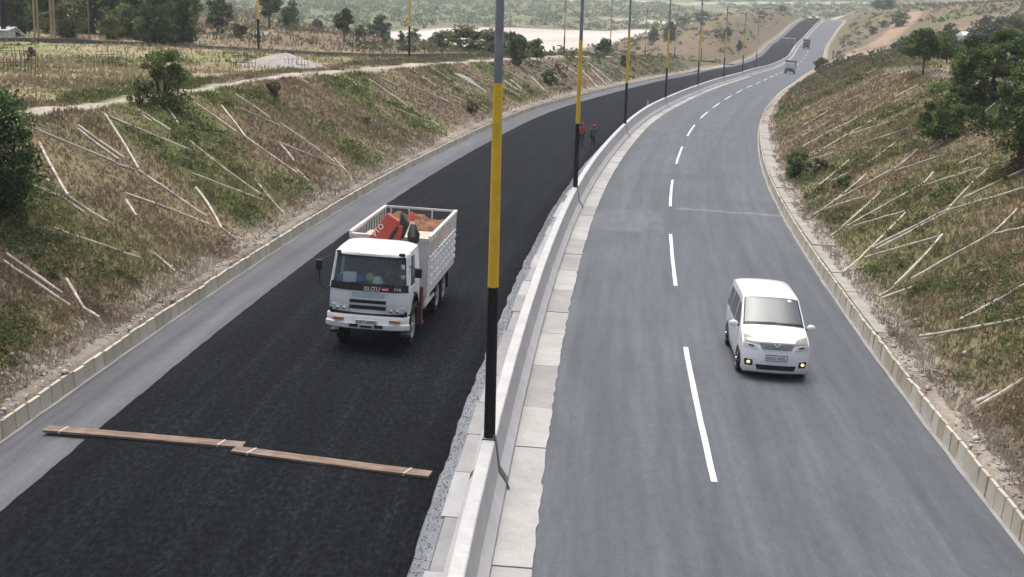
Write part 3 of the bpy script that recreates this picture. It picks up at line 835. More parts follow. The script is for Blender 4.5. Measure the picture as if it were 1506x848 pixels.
def ordinal(n):
    if n < 20: return _U[n]
    return {2: 'twentieth', 3: 'thirtieth', 4: 'fortieth', 5: 'fiftieth'}[n//10] if n % 10 == 0 else {2: 'twenty', 3: 'thirty', 4: 'forty', 5: 'fifty'}[n//10] + '-' + _U[n % 10]
for side_name, segs in (('left', LEFT), ('right', RIGHT)):
    items = []
    if side_name == 'left':
        for k in range(26):
            s_ = 96 + k*4.1 + R_.uniform(-1, 1); d0 = R_.uniform(4.2, 6.6); a_ = proj_px(road(s_+R_.uniform(-1.5, .5), U_LK-d0)); b_ = proj_px(road(s_+1, U_LK-d0+R_.uniform(1.8, 3.2)))
            segs = segs + [(a_[0], a_[1], b_[0], b_[1])]
    for sg in segs:
        o, mid, Lp = slope_pole_obj(sg, R_)
        s_, u_ = to_su(mid[0], mid[1]); d_ = float(-u_-9.6 if side_name == 'left' else u_-9.5)
        band = 'low on' if d_ < 3.2 else 'midway up' if d_ < 6 else 'high on'
        size = 'long' if Lp > 4.5 else 'short' if Lp < 2.2 else 'middling'
        dist = 'near' if s_ < 62 else 'far'
        items.append(((size, band, dist), float(s_), o))
    cl = {}
    for key, s_, o in sorted(items, key=lambda t: t[1]): cl.setdefault(key, []).append(o)
    for (size, band, dist), os_ in cl.items():
        for k, o in enumerate(os_):
            w = 'only one' if len(os_) == 1 else ordinal(k+1) + ' from camera'
            tag(o, '%s pale pole %s the %s %s slope, %s' % (size, band, dist, side_name, w), 'pole', 'pale poles pegged on the %s slope' % side_name)
# ------------------------------------------------------------------ grass and low growth (beyond counting: stuff)
def blades(P, H, W, colr, nb, lean=.6):
    """P (N,3) tuft feet, nb blades each: a bent two-triangle blade"""
    N = len(P)
    P = np.repeat(P, nb, 0); H = np.repeat(H, nb)*RNG.uniform(.5, 1.15, N*nb); W = np.repeat(W, nb)*RNG.uniform(.6, 1.3, N*nb)
    c = np.repeat(colr, nb, 0)*RNG.uniform(.8, 1.25, (N*nb, 1))
    ang = RNG.uniform(0, 6.283, N*nb); ln = np.abs(RNG.normal(0, lean, N*nb)); wa = RNG.uniform(0, 6.283, N*nb)
    P = P + np.stack([np.cos(wa), np.sin(wa), 0*wa], -1)*(H*.35*RNG.random(N*nb))[:, None]
    d = np.stack([np.cos(ang)*np.sin(ln), np.sin(ang)*np.sin(ln), np.cos(ln)], -1)
    w = np.stack([-np.sin(wa), np.cos(wa), 0*wa], -1)*(W/2)[:, None]
    a_, b_ = P-w, P+w
    mid = P + d*(H*.55)[:, None]; droop = d.copy(); droop[:, 2] -= .5; droop /= np.linalg.norm(droop, axis=1)[:, None]
    tip = mid + droop*(H*.5)[:, None]
    v = np.stack([a_, b_, mid+w*.7, mid-w*.7, tip], 1)
    t = np.array([(0,1,2),(0,2,3),(3,2,4)])[None] + (np.arange(N*nb)*5)[:, None, None]
    return v.reshape(-1, 3), t.reshape(-1, 3), np.repeat(c, 5, 0)
def leaves(P, size, colr, up=.4):
    """P (N,3) one kite leaf each"""
    N = len(P); n = RNG.normal(0, 1, (N, 3)); n[:, 2] += up; n /= np.linalg.norm(n, axis=1)[:, None]
    t1 = np.cross(n, RNG.normal(0, 1, (N, 3))); t1 /= np.linalg.norm(t1, axis=1)[:, None]; t2 = np.cross(n, t1)
    s1 = size[:, None]; v = np.stack([P-t1*s1, P+t2*s1*.48, P+t1*s1, P-t2*s1*.48], 1)
    q = np.arange(N*4).reshape(N, 4)
    return v.reshape(-1, 3), q, np.repeat(colr, 4, 0)
def sample_slope(N, s0, s1, side, dmin, dmax):
    s = RNG.uniform(s0, s1, N); d = RNG.uniform(dmin, dmax, N)
    u = np.where(side < 0, U_LK-d, U_RK+d)*np.ones(N)
    p = road(s, u); p[:, 2] = ground_z(p[:, 0], p[:, 1], (s, u)); return p, s, u, d
def veg_colour(p, s, u):
    c = ground_colour(p[:, 0], p[:, 1], s, u, p[:, 2])
    n = len(p); r = RNG.random(n)
    k = np.where(r[:, None] < .10, C_RED[None]*1.15, np.where(r[:, None] < .2, C_STRAW[None]*1.1, c*1.12))
    return k
def pole_dist(p):
    d = np.full(len(p), 1e9)
    for sg in POLE_SEGS: d = np.minimum(d, seg_dist(p[:, 0], p[:, 1], sg))
    return d
parts = []
def grass_zone(N, s0, s1, side, dmin, dmax, h, w, nb, thin=.25, lean=.6):
    p, s, u, d = sample_slope(N, s0, s1, side, dmin, dmax)
    dens = vnoise(p[:, 0], p[:, 1], 2.6, 101)*.6 + vnoise(p[:, 0], p[:, 1], 7, 102)*.5
    keep = dens > thin + .35*np.clip(1.15-d, 0, 1)
    if side < 0: keep &= seg_dist(p[:, 0], p[:, 1], CREST_L) > .5
    keep &= seg_dist(p[:, 0], p[:, 1], SLIP) > 3.2
    if dmin < 2: keep &= pole_dist(p) > .11
    p, s, u = p[keep], s[keep], u[keep]; n = len(p)
    tall = .6 + .9*vnoise(p[:, 0], p[:, 1], 3.5, 103)
    parts.append(blades(p - np.array([0, 0, .02]), h*tall, np.full(n, w)*RNG.uniform(.7, 1.3, n), veg_colour(p, s, u), nb, lean))
for side in (-1, 1):
    grass_zone(24000, 16, 45, side, .4, 10, .17, .022, 7, .13, 1.0)
    grass_zone(24000, 45, 80, side, .4, 11, .18, .026, 6, .13, 1.0)
    grass_zone(13000, 80, 130, side, .7, 12, .22, .04, 5, .13, .9)
    grass_zone(8000, 130, 260, side, .9, 16, .34, .08, 4, .13, .8)
grass_zone(16000, 16, 33, -1, .45, 7, .2, .026, 8, .03, 1.0)
grass_zone(9000, 18, 30, 1, .6, 6, .2, .026, 7, .03, 1.0)
grass_zone(16000, 30, 80, -1, 8, 34, .26, .04, 5, .3)
grass_zone(14000, 40, 130, -1, 10, 75, .32, .06, 4, .33)
grass_zone(5000, 50, 150, 1, 10, 40, .32, .06, 4, .33)
grass_zone(6000, 130, 250, -1, 14, 90, .5, .12, 4, .3)
grass_zone(6000, 120, 330, 1, 12, 90, .5, .13, 4, .3)
v = np.concatenate([q[0] for q in parts]); off = np.cumsum([0]+[len(q[0]) for q in parts])[:-1]
t = np.concatenate([q[1]+o for q, o in zip(parts, off)]); c = np.concatenate([q[2] for q in parts])
tag(np_mesh('slope_grass', v, t, MT['grass'], col=c), 'dry brown and green grass covering both slopes and the fields above', 'grass', kind='stuff')

# creeping leafy cover in patches
def cover(N, s0, s1, side, dmin, dmax, lsize, nl, thr, dry=False):
    p, s, u, d = sample_slope(N, s0, s1, side, dmin, dmax)
    g = vnoise(p[:, 0], p[:, 1], 5.5, 21)*.55+vnoise(p[:, 0], p[:, 1], 2.1, 22)*.3+vnoise(p[:, 0], p[:, 1], 13, 23)*.35
    k = (g > thr) if not dry else (vnoise(p[:, 0], p[:, 1], 1.9, 171)*.5+vnoise(p[:, 0], p[:, 1], 4.3, 172)*.5 > thr)
    if dmin < 2: k &= pole_dist(p) > .36
    if side < 0: k &= seg_dist(p[:, 0], p[:, 1], CREST_L) > .95
    p = p[k]; n = len(p)
    rad = RNG.uniform(.18, .5, n)
    Pn = np.repeat(p, nl, 0); rr = np.repeat(rad, nl)
    o = RNG.normal(0, 1, (n*nl, 3)); o /= np.linalg.norm(o, axis=1)[:, None]; o *= (rr*RNG.uniform(.5, 1, n*nl)**.5)[:, None]
    o[:, 2] = np.abs(o[:, 2])*.75
    base = np.where(RNG.random((n, 1)) < .5, np.array([[.085, .110, .036]]), np.array([[.145, .165, .055]]))*RNG.uniform(.7, 1.3, (n, 1))
    if dry: base = np.array([[.20, .135, .09]])*(1-RNG.random((n, 1))*.45) + np.array([[.1, .085, .045]])*RNG.random((n, 1))
    return leaves(Pn+o, np.full(n*nl, lsize)*RNG.uniform(.6, 1.3, n*nl), np.repeat(base, nl, 0)*RNG.uniform(.65, 1.4, (n*nl, 1)))
cp = []
for side in (-1, 1):
    th = 0 if side < 0 else .08
    cp.append(cover(1900, 16, 48, side, 1.2, 10, .05, 55, .64+th))
    cp.append(cover(1700, 48, 110, side, 1.2, 11, .07, 42, .66+th))
    cp.append(cover(900, 110, 240, side, 1.2, 14, .14, 24, .64))
    cp.append(cover(1500, 16, 48, side, .7, 10, .04, 40, .55, True)); cp.append(cover(1500, 48, 110, side, .8, 11, .055, 32, .55, True))
cp.append(cover(1500, 19, 36, -1, 1.3, 8.5, .05, 55, .42)); cp.append(cover(260, 30, 41, 1, 2.2, 6.5, .05, 55, .45)); cp.append(cover(200, 21, 27, 1, 1.8, 6, .05, 55, .45))
cp.append(cover(900, 40, 130, -1, 12, 60, .11, 26, .72))
cp.append(cover(900, 130, 330, 1, 12, 90, .25, 22, .62))
v = np.concatenate([q[0] for q in cp]); off = np.cumsum([0]+[len(q[0]) for q in cp])[:-1]
t = np.concatenate([q[1]+o for q, o in zip(cp, off)]); c = np.concatenate([q[2] for q in cp])
tag(np_mesh('creeping_plants', v, t, MT['leaf'], col=c), 'dark green creeping plants in patches over the slopes', 'plants', kind='stuff')

# ------------------------------------------------------------------ bushes and trees
def crown_mesh(name, w, h, z0, nclump, nleaf, lsize, colr, R, flat=1.0, spread=.9):
    cs = []
    for k in range(nclump):
        a = R.uniform(0, 6.283); q = R.random()**.5*spread; zz = R.random()
        prof = math.sin(math.pi*min(1, .12+zz*.86))**.6
        cs.append((math.cos(a)*q*w/2*prof*R.uniform(.7, 1.12), math.sin(a)*q*w/2*prof*R.uniform(.7, 1.12), z0 + zz*(h-z0)*R.uniform(.86, 1.04)))
    cs = np.array(cs); rad = np.array([R.uniform(.09, .23) for _ in cs])*min(w, (h-z0)*1.25)*flat
    per = max(6, nleaf//nclump)
    P = np.repeat(cs, per, 0); rr = np.repeat(rad, per)
    o = RNG.normal(0, 1, (len(P), 3)); o /= np.linalg.norm(o, axis=1)[:, None]; o *= (rr*RNG.uniform(.35, 1.12, len(P))**.6)[:, None]; o[:, 2] *= .75
    tone = np.array([R.uniform(.5, 1.5) for _ in cs])
    mixc = np.array([R.random() for _ in cs])[:, None]
    base = (np.array(colr[0])[None]*(1-mixc) + np.array(colr[1])[None]*mixc)*tone[:, None]
    cc = np.repeat(base, per, 0)*RNG.uniform(.6, 1.45, (len(P), 1))
    return leaves(P+o, np.full(len(P), lsize)*RNG.uniform(.6, 1.3, len(P)), cc, .5), cs
GRN = {'fresh': ((.055, .098, .030), (.125, .172, .054)), 'dark': ((.046, .084, .027), (.100, .145, .048)), 'mid': ((.085, .135, .036), (.150, .195, .058)), 'olive': ((.115, .140, .052), (.17, .18, .075)),
       'grey': ((.105, .120, .08), (.15, .16, .105)), 'brown': ((.12, .088, .06), (.16, .12, .08))}
def tree(name, w, h, tone, nleaf, lsize, trunk=.25, nclump=26, seed=0, lean=0.0, flat=1.0):
    R = random.Random(seed)
    r = empty(name)
    z0 = h*trunk
    (v, q, c), cs = crown_mesh(name, w, h, z0, nclump, nleaf, lsize, GRN[tone], R, flat)
    np_mesh('crown', v, q, MT['leaf'], col=c, parent=r)
    m = MB(); nst = 1 if trunk > .2 else 3
    tr = max(.03, h*.022)
    for k in range(nst):
        a = R.uniform(0, 6.28); bx, by = (0, 0) if nst == 1 else (math.cos(a)*.1*w, math.sin(a)*.1*w)
        top = (bx*2+R.uniform(-.06, .06)*w, by*2+R.uniform(-.06, .06)*w, z0+(h-z0)*.55)
        fork = (bx*1.3+lean*.3, by*1.3, max(z0*.95, h*.12))
        m.tube([(bx*.6, by*.6, -.25), (bx*.9+lean*.1, by*.9, fork[2]*.5), fork, top], [tr*1.3, tr*1.05, tr*.9, tr*.3], 7)
        for j in range(7 if nst == 1 else 3):
            e = cs[R.randrange(len(cs))]
            mid = ((fork[0]+e[0])/2+R.uniform(-.05, .05)*w, (fork[1]+e[1])/2, (fork[2]+e[2])/2+.04*h)
            m.tube([fork, mid, tuple(e)], [tr*.6, tr*.42, tr*.16], 5)
    obj('trunk', m, MT['bark'], r, True)
    return r
def put(o, px, py, D=None, sink=.05, rot=None):
    if D is None: q = on_ground(px, py)
    else: q = at_depth(px, py, D)
    o.location = (q[0], q[1], float(ground_z(q[0], q[1])) - sink)
    o.rotation_euler = (0, 0, rnd.uniform(0, 6.28) if rot is None else rot)
    return q
def one(name, px, py, D, w, h, tone, nleaf, lsize, label, cat, trunk=.25, seed=0, nclump=26, group=None, flat=1.0):
    o = tree(name, w, h, tone, nleaf, lsize, trunk, nclump, seed, flat=flat); put(o, px, py, D); tag(o, label, cat, group); return o
one('leafy_tree', -14, 303, None, 3.1, 3.2, 'dark', 11000, .08, 'dark leafy tree at the left edge, standing on the slope', 'tree', .08, 1, 60)
one('bush', 243, 158, None, 2.25, 2.35, 'mid', 6500, .06, 'round green bush standing alone on the left crest beside the pale path', 'bush', .12, 2, 34)
one('bush', 205, 152, None, 1.2, 1.0, 'olive', 1400, .06, 'low olive shrub touching the lone bush on the left crest', 'bush', .05, 21, 14)
one('bush', 762, 96, None, 2.9, 2.9, 'dark', 3500, .12, 'dark green bush on the left crest behind the nearest light pole', 'bush', .12, 3, 26)
one('tree', 790, 92, None, 2.4, 2.6, 'mid', 2600, .12, 'small leaning tree beside the dark bush on the left crest', 'tree', .3, 4, 20)
one('bush', 806, 124, None, 1.9, 1.5, 'dark', 1600, .11, 'dark bush halfway up the far left slope', 'bush', .05, 5, 16)
one('round_bush', 888, 82, 205, 2.9, 2.4, 'dark', 2600, .15, 'dark round bush in front of the pale salt pan', 'bush', .05, 6, 22)
one('bush', 918, 98, None, 1.6, 1.5, 'dark', 1000, .13, 'small dark bush behind the third light pole', 'bush', .1, 7, 14)
one('bush', 540, 183, None, .9, .6, 'olive', 500, .06, 'tiny olive shrub on the middle of the left slope', 'bush', .05, 8, 9)
one('dry_shrub', 692, 165, None, 1.5, .95, 'brown', 900, .08, 'brown dry shrub near the foot of the far left slope', 'shrub', .05, 9, 14)
one('dry_shrub', 403, 140, None, 1.3, .8, 'brown', 800, .07, 'brown dry shrub on the left crest below the pale mound', 'shrub', .05, 10, 14)
one('dry_shrub', 45, 92, None, .9, 1.0, 'brown', 600, .07, 'grey brown shrub alone in the left field', 'shrub', .05, 11, 12)
# right slope and crest
one('tree', 1357, 110, None, 3.7, 3.0, 'fresh', 5000, .10, 'dark spreading tree with bare pale trunk at the top of the right slope', 'tree', .42, 12, 30)
one('tree', 1392, 88, 124, 3.0, 2.7, 'dark', 3000, .12, 'small dark tree behind the spreading tree above the right slope', 'tree', .25, 13, 20)
one('tree', 1457, 152, None, 4.3, 3.5, 'fresh', 8000, .095, 'tall dark tree, highest of the clump on the right slope', 'tree', .38, 14, 48, flat=.8)
one('tree', 1418, 168, None, 3.9, 2.75, 'fresh', 7000, .09, 'broad dark green tree in the middle of the clump on the right slope', 'tree', .15, 15, 46, flat=.8)
one('bush', 1389, 206, None, 2.9, 2.1, 'mid', 5500, .08, 'light green bush lowest of the clump on the right slope', 'bush', .12, 16, 30)
one('leafy_tree', 1502, 246, None, 4.0, 3.5, 'mid', 9000, .08, 'light green tree at the right edge overhanging the slope', 'tree', .2, 17, 46, flat=.8)
one('tree', 1512, 142, 80, 3.0, 2.9, 'dark', 3500, .09, 'dark tree cut by the right edge, behind the low pale wall', 'tree', .3, 18, 22)
one('bush', 1171, 262, None, 1.7, 1.5, 'mid', 3000, .075, 'fresh green bush low on the right slope beside the kerb', 'bush', .06, 19, 22)
one('bush', 1203, 254, None, 1.9, .75, 'grey', 1800, .07, 'flat grey green shrub next to the fresh green bush by the right kerb', 'bush', .04, 22, 18)
one('bush', 1240, 277, None, 1.7, .65, 'mid', 1700, .06, 'low green shrub between the poles on the right slope', 'bush', .04, 23, 16)
one('round_bush', 1208, 98, 236, 3.3, 2.5, 'mid', 2600, .17, 'bright green bush at the far tip of the right slope beside the road', 'bush', .1, 20, 22)
# hillside across the slip road, dense wood at the top left, scrub on the right
protos = [tree('tree', 4.2, 5.0, 'dark', 3600, .2, .06, 36, 31), tree('tree', 4.0, 3.6, 'mid', 2400, .2, .1, 24, 32), tree('tree', 4.5, 4.0, 'olive', 2600, .2, .08, 28, 33),
          tree('tree', 3.6, 5.2, 'dark', 2200, .2, .35, 22, 34), tree('tree', 4.2, 3.0, 'grey', 2000, .2, .06, 24, 35)]
for p in protos: p.location = (0, 0, -500)
used = [False]*len(protos)
def far(kind, px, py, D, w, h, label, group, name='tree', cat='tree'):
    p = protos[kind]
    if not used[kind]: o = p; used[kind] = True
    else: o = copy_tree(p)
    o.name = name; w0 = [4.2, 4.0, 4.5, 3.6, 4.2][kind]; h0 = [5.0, 3.6, 4.0, 5.2, 3.0][kind]
    put(o, px, py, D); o.scale = (w/w0, w/w0, h/h0); tag(o, label, cat, group)
WOOD = 'dark trees of the wood at the top left'
# front row of the wood, left to right, then those behind
for (k, px, D, w, h, lab) in [(0, 14, 128, 4, 6, 'dark tree behind the tin shed at the top left corner'), (2, 100, 128, 4.2, 3.6, 'olive bush behind the tan timber posts at the top left'),
        (2, 165, 129, 2.6, 2.3, 'small olive bush just right of the tan timber posts'), (1, 182, 134, 3.4, 3.0, 'mid green bush between the thin pale pole and the dark clump'),
        (0, 235, 128, 4.6, 5.0, 'large dark tree, the nearest standing right in the wood'), (0, 268, 131, 3.6, 5.4, 'dark tree at the right end of the wood'),
        (1, 215, 127, 2.2, 2.0, 'low green bush at the foot of the large dark tree'), (2, 130, 138, 4.0, 4.6, 'olive tree midway in the wood behind the thin pale pole')]:
    far(k, px, 47, D, w, h, lab, WOOD)
for k in range(11):
    far((1, 2, 0)[k % 3], -12 + k*27 + rnd.uniform(-8, 8), 46, 131 + (k*7) % 9, rnd.uniform(2.4, 3.6), rnd.uniform(1.6, 2.6), 'low bush along the front of the wood, %s from the left' % ordinal(k+1), WOOD, 'bush', 'bush')
i = 0
for row, (D, n, x0, x1) in enumerate([(142, 7, -60, 290), (155, 7, -40, 300), (170, 7, -70, 310)]):
    for k in range(n):
        px = x0 + (x1-x0)*(k+.5)/n + rnd.uniform(-12, 12)
        far((0, 1, 3, 2)[(k*2+row) % 4], px, 30, D+rnd.uniform(-4, 4), rnd.uniform(4.4, 6), rnd.uniform(5.5, 8),
            'tree in the %s row of the wood, %s from the left' % (['second', 'third', 'last'][row], ['first', 'second', 'third', 'fourth', 'fifth', 'sixth', 'seventh', 'eighth', 'ninth'][k]), WOOD)
HIL = 'trees on the brown hillside beyond the slip road'
for (k, px, py, D, w, h, lab) in [(3, 396, 30, 185, 4, 5.5, 'dark tree on the hillside just right of the black pole'), (0, 428, 18, 215, 4, 4.5, 'dark tree at the top edge above the pale mound'),
        (3, 506, 36, 165, 2.9, 3.8, 'dark upright tree beside the footpath on the brown hillside'), (0, 560, 12, 225, 4.5, 4.2, 'dark tree at the top edge right of the footpath'),
        (4, 466, 20, 220, 3, 2.2, 'grey bush at the top of the footpath'), (0, 590, 30, 185, 1.5, 1.7, 'small dark round tree left of the slip road pole on the hillside'),
        (1, 567, 33, 180, 1.2, 1.2, 'small green bush beside the small round tree on the hillside'), (0, 530, 26, 200, 2.0, 1.6, 'low dark bush between the upright tree and the round tree'),
        (2, 690, 62, 178, 6.5, 3.3, 'wide olive thicket on the hillside left of the nearest light pole'), (2, 722, 66, 172, 5.0, 2.9, 'olive thicket cut by the nearest light pole'),
        (2, 655, 50, 190, 4.5, 2.4, 'olive bush at the left end of the hillside thicket'), (4, 752, 70, 168, 4.2, 2.6, 'grey green bush right of the nearest light pole'),
        (2, 775, 76, 166, 3.0, 1.8, 'low olive bush at the right end of the thicket by the salt pan'), (2, 655, 25, 300, 5.5, 3.8, 'olive bush in the valley at the top left of the salt pan'),
        (0, 610, 12, 232, 3.6, 3.0, 'dark bush at the brow where the hillside meets the valley'), (4, 640, 35, 230, 3.2, 2.0, 'grey bush on the brow above the olive thicket'),
        (4, 350, 45, 150, 2.5, 1.5, 'grey bush between the wood and the black pole'), (0, 320, 30, 180, 4, 4.5, 'dark tree between the wood and the black pole')]:
    far(k, px, py, D, w, h, lab, HIL)
FAR = 'bushes on the far hill left of the road'
for (k, px, py, D, w, h, lab) in [(0, 961, 40, 400, 3.6, 2.8, 'dark bush above the right end of the salt pan'), (0, 986, 54, 370, 4.0, 4.6, 'dark tree at the right shore of the salt pan'),
        (4, 962, 52, 380, 4.2, 2.6, 'grey scrub between the two dark bushes by the salt pan'), (0, 1071, 38, 420, 3.0, 2.6, 'dark bush beneath the sixth lamp head'),
        (4, 1066, 45, 400, 3.6, 1.8, 'grey scrub below the dark bush on the far hill'), (3, 1088, 58, 380, 2.2, 3.6, 'slim dark tree on the far hill under the seventh lamp head'),
        (2, 1030, 30, 460, 6, 3, 'olive scrub on the brow of the far hill'), (2, 1005, 25, 520, 7, 3, 'olive scrub left on the brow of the far hill'), (4, 1120, 20, 560, 6, 2.6, 'grey scrub near the top of the far hill'), (0, 1150, 6, 640, 6, 3, 'dark scrub on the crest of the far hill')]:
    far(k, px, py, D, w, h, lab, FAR, 'bush', 'bush')
RGT = 'trees and scrub on the land above the right slope'
rl = [(4, 1335, 60, 190, 4.5, 2.2, 'grey scrub beside the red dirt track'), (4, 1318, 66, 200, 3.0, 1.6, 'grey shrub at the left of the scrub by the dirt track'), (0, 1363, 44, 185, 2.9, 2.6, 'dark bush right of the red dirt track'),
      (4, 1410, 62, 150, 5.0, 1.8, 'low grey thicket behind the clump on the right slope'), (0, 1432, 34, 210, 3.0, 2.4, 'dark bush below the white roofed house'), (4, 1460, 56, 165, 6.0, 3.2, 'wide grey green thicket above the tall dark tree'),
      (2, 1488, 52, 160, 5.0, 3.0, 'olive thicket near the right edge above the tall dark tree'), (4, 1470, 34, 190, 5.0, 3.6, 'haze-tinted tree right of the white roofed house'), (2, 1496, 26, 200, 5.5, 4.4, 'haze-tinted olive tree at the right edge near the top'),  # last two trees: paler leaf kinds put distance haze into the colour
      (0, 1370, 16, 330, 6, 5, 'dark tree at the top edge right of the dirt track'), (0, 1400, 16, 320, 6, 5.2, 'dark tree just left of the white roofed house'), (0, 1388, 20, 315, 4, 3.5, 'dark bush between the two trees left of the house'),
      (4, 1452, 12, 300, 5, 5, 'haze-tinted tree just right of the white roof'), (1, 1325, 20, 420, 7, 4, 'green tree straddling the top of the dirt track'), (0, 1305, 8, 560, 8, 5, 'dark tree on the skyline left of the dirt track'), (0, 1292, 6, 600, 6, 4, 'leftmost dark tree at the top right'),  # first tree's grey leaf kind has distance haze painted in
      (4, 1284, 52, 420, 4, 2.2, 'grey bush on the far cut slope right of the road'), (4, 1300, 40, 430, 4, 2.2, 'grey bush higher on the far cut slope'), (2, 1504, 70, 140, 3, 1.8, 'olive shrub at the right edge above the clump'),
      (4, 1480, 14, 260, 7, 4.0, 'hazy grey tree at the top right corner'), (4, 1424, 48, 180, 3, 1.4, 'small grey shrub on the bare red ground at the right')]
for (k, px, py, D, w, h, lab) in rl: far(k, px, py, D, w, h, lab, RGT)
# valley scrub: reads as one mass
N = 15000
x = RNG.uniform(-420, 420, N); y = 300 + 1500*RNG.random(N)**1.1
z = ground_z(x, y); s_, u_ = to_su(x, y)
e = ((x-8)/62.)**2 + ((y-512)/112.)**2 + (vnoise(x, y, 30, 51)-.5)*.5
keep = (z < -12.0) & (e > 1.06) & (np.abs(u_) > 22) & ~((np.abs(y-1230-.12*x) < 40) & (x > 0)) & ~((np.abs(y-760+.2*x) < 18) & (x > 40) & (x < 180))
keep &= vnoise(x, y, 60, 112) + RNG.random(N)*.5 > .3
x, y, z = x[keep], y[keep], z[keep]; n = len(x); per = 20
sz = RNG.uniform(1.2, 3.0, n); P = np.repeat(np.stack([x, y, z+sz*.4], -1), per, 0); rr = np.repeat(sz, per)
o = RNG.normal(0, 1, (n*per, 3)); o /= np.linalg.norm(o, axis=1)[:, None]; o *= (rr*RNG.uniform(.4, 1, n*per))[:, None]; o[:, 2] *= .6
base = np.where(RNG.random((n, 1)) < .5, np.array([[.08, .115, .042]]), np.array([[.13, .16, .062]]))*RNG.uniform(.7, 1.25, (n, 1))
v, q, c = leaves(P+o, rr*.32, np.repeat(base, per, 0)*RNG.uniform(.7, 1.3, (n*per, 1)), .7)
tag(np_mesh('valley_scrub', v, q, MT['leaf'], col=c), 'green scrub woodland filling the valley beyond the salt pan', 'woodland', kind='stuff')
# scattered small scrub on the brown hills
N = 5200
s = RNG.uniform(140, 640, N); sidev = np.where(RNG.random(N) < .4, -1, 1); u = np.where(sidev < 0, -RNG.uniform(13, 70, N), RNG.uniform(14, 110, N))
p = road(s, u); z = ground_z(p[:, 0], p[:, 1]); keep = (z > -13) & (vnoise(p[:, 0], p[:, 1], 22, 121) + RNG.random(N)*.4 > .55)
keep &= (seg_dist(p[:, 0], p[:, 1], TRACK) > 5) & (seg_dist(p[:, 0], p[:, 1], SLIP) > 4) & (seg_dist(p[:, 0], p[:, 1], TRACK2) > 5)
p = p[keep]; p[:, 2] = z[keep]; n = len(p); per = 22; sz = RNG.uniform(.25, 1.2, n)**1.3
P = np.repeat(p+np.stack([0*sz, 0*sz, sz*.3], -1), per, 0); rr = np.repeat(sz, per)
o = RNG.normal(0, 1, (n*per, 3)); o /= np.linalg.norm(o, axis=1)[:, None]; o *= (rr*RNG.uniform(.4, 1, n*per))[:, None]; o[:, 2] *= .6
base = np.where(RNG.random((n, 1)) < .5, np.array([[.085, .10, .045]]), np.array([[.14, .13, .075]]))*RNG.uniform(.7, 1.25, (n, 1))
v, q, c = leaves(P+o, rr*.36, np.repeat(base, per, 0)*RNG.uniform(.7, 1.3, (n*per, 1)), .6)
tag(np_mesh('hill_scrub', v, q, MT['leaf'], col=c), 'sparse low scrub dotted over the brown hillsides', 'scrub', kind='stuff')

# ------------------------------------------------------------------ heap, fences, posts, walls, houses
def heap(px, py, D, w, d, h, label):
    q = at_depth(px, py, D); n = 22; a_ = np.linspace(-1, 1, n); X, Y = np.meshgrid(a_, a_, indexing='ij')
    r = np.hypot(X, Y); Z = np.clip(1-r**1.6, 0, 1)*h*(.75+.5*vnoise(X*3, Y*3, 1, 131)); xx = q[0]+X*w/2; yy = q[1]+Y*d/2
    m = MB(); m.grid(np.stack([X*w/2, Y*d/2, ground_z(xx, yy)-float(ground_z(q[0], q[1]))+Z-.06], -1))
    o = obj('spoil_heap', m, MT['apron'], None, True); o.location = (q[0], q[1], float(ground_z(q[0], q[1]))); tag(o, label, 'heap')
MT['post_wood'] = simple('post_wood', (.42, .33, .20), .8, .25, 3, .2)
MT['stick'] = simple('stick', (.10, .085, .075), .9, .3, 6, .1)
MT['tin'] = simple('tin', (.55, .57, .58), .5, .2, 3, dirt=(.3, .25, .2))
MT['white_wall'] = simple('white_wall', (.7, .69, .66), .8, .1, 2, .2)
heap(420, 80, 92, 6.2, 6.5, .75, 'pale spoil heap in the middle of the left field')
heap(690, 94, 112, 3.2, 2.0, .35, 'low pale heap on the left crest path, left of the nearest light pole')
for (px, py, D, w, n, h, lab) in [(24, 100, 71, 2.2, 15, 1.5, 'leaning dark stick fence at the left edge of the field'), (162, 91, 79, 1.9, 13, 1.1, 'dark stick fence in the middle of the left field'),
                               (357, 88, 88, 1.6, 12, 1.1, 'dark stick fence left of the pale heap'), (436, 84, 90, 1.4, 8, .9, 'short stick fence in front of the pale heap')]:
    f = empty('stick_fence'); q = at_depth(px, py, D); f.location = (q[0], q[1], float(ground_z(q[0], q[1])))
    for k in range(n):
        x = -w/2 + w*k/(n-1) + rnd.uniform(-.05, .05); hh = h*rnd.uniform(.6, 1.1); y0 = rnd.uniform(-.15, .15)
        zz = float(ground_z(q[0]+x, q[1]+y0)) - f.location.z
        obj('stick', MB().tube([(x, y0, zz-.15), (x+rnd.uniform(-.05, .05), y0, zz+hh*.5), (x+rnd.uniform(-.12, .12), y0+rnd.uniform(-.1, .1), zz+hh)], [.022, .018, .012], 5), MT['stick'], f)
    for zz in (.35, .75):
        obj('rail', MB().tube([(-w/2, .02, h*zz-.05), (0, .03, h*zz), (w/2, .02, h*zz-.03)], .014, 5), MT['stick'], f)
    tag(f, lab, 'fence', 'stick fences in the left field')
def pier(px, py, D, r, h, mat, label, name='timber_post'):
    q = at_depth(px, py, D); o = empty(name); o.location = (q[0], q[1], float(ground_z(q[0], q[1])))
    obj('shaft', MB().tube([(0,0,-.4), (0,0,h*.5), (.03,0,h)], [r, r*.95, r*.85], 10), mat, o, True)
    obj('cap', MB().lathe([(0, r*.95), (.05, r), (.09, r*.6)], (.03, 0, h), 'z', 10), MT['pole_grey'], o)
    tag(o, label, 'post')
pier(51, 44, 124, .095, 7.5, MT['post_wood'], 'tan timber post, left of the first close pair at the top left')
pier(56, 44, 125, .09, 7.5, MT['post_wood'], 'tan timber post, right of the first close pair at the top left')
pier(75.5, 45, 124, .10, 7.5, MT['post_wood'], 'tan timber post, left of the second close pair at the top left')
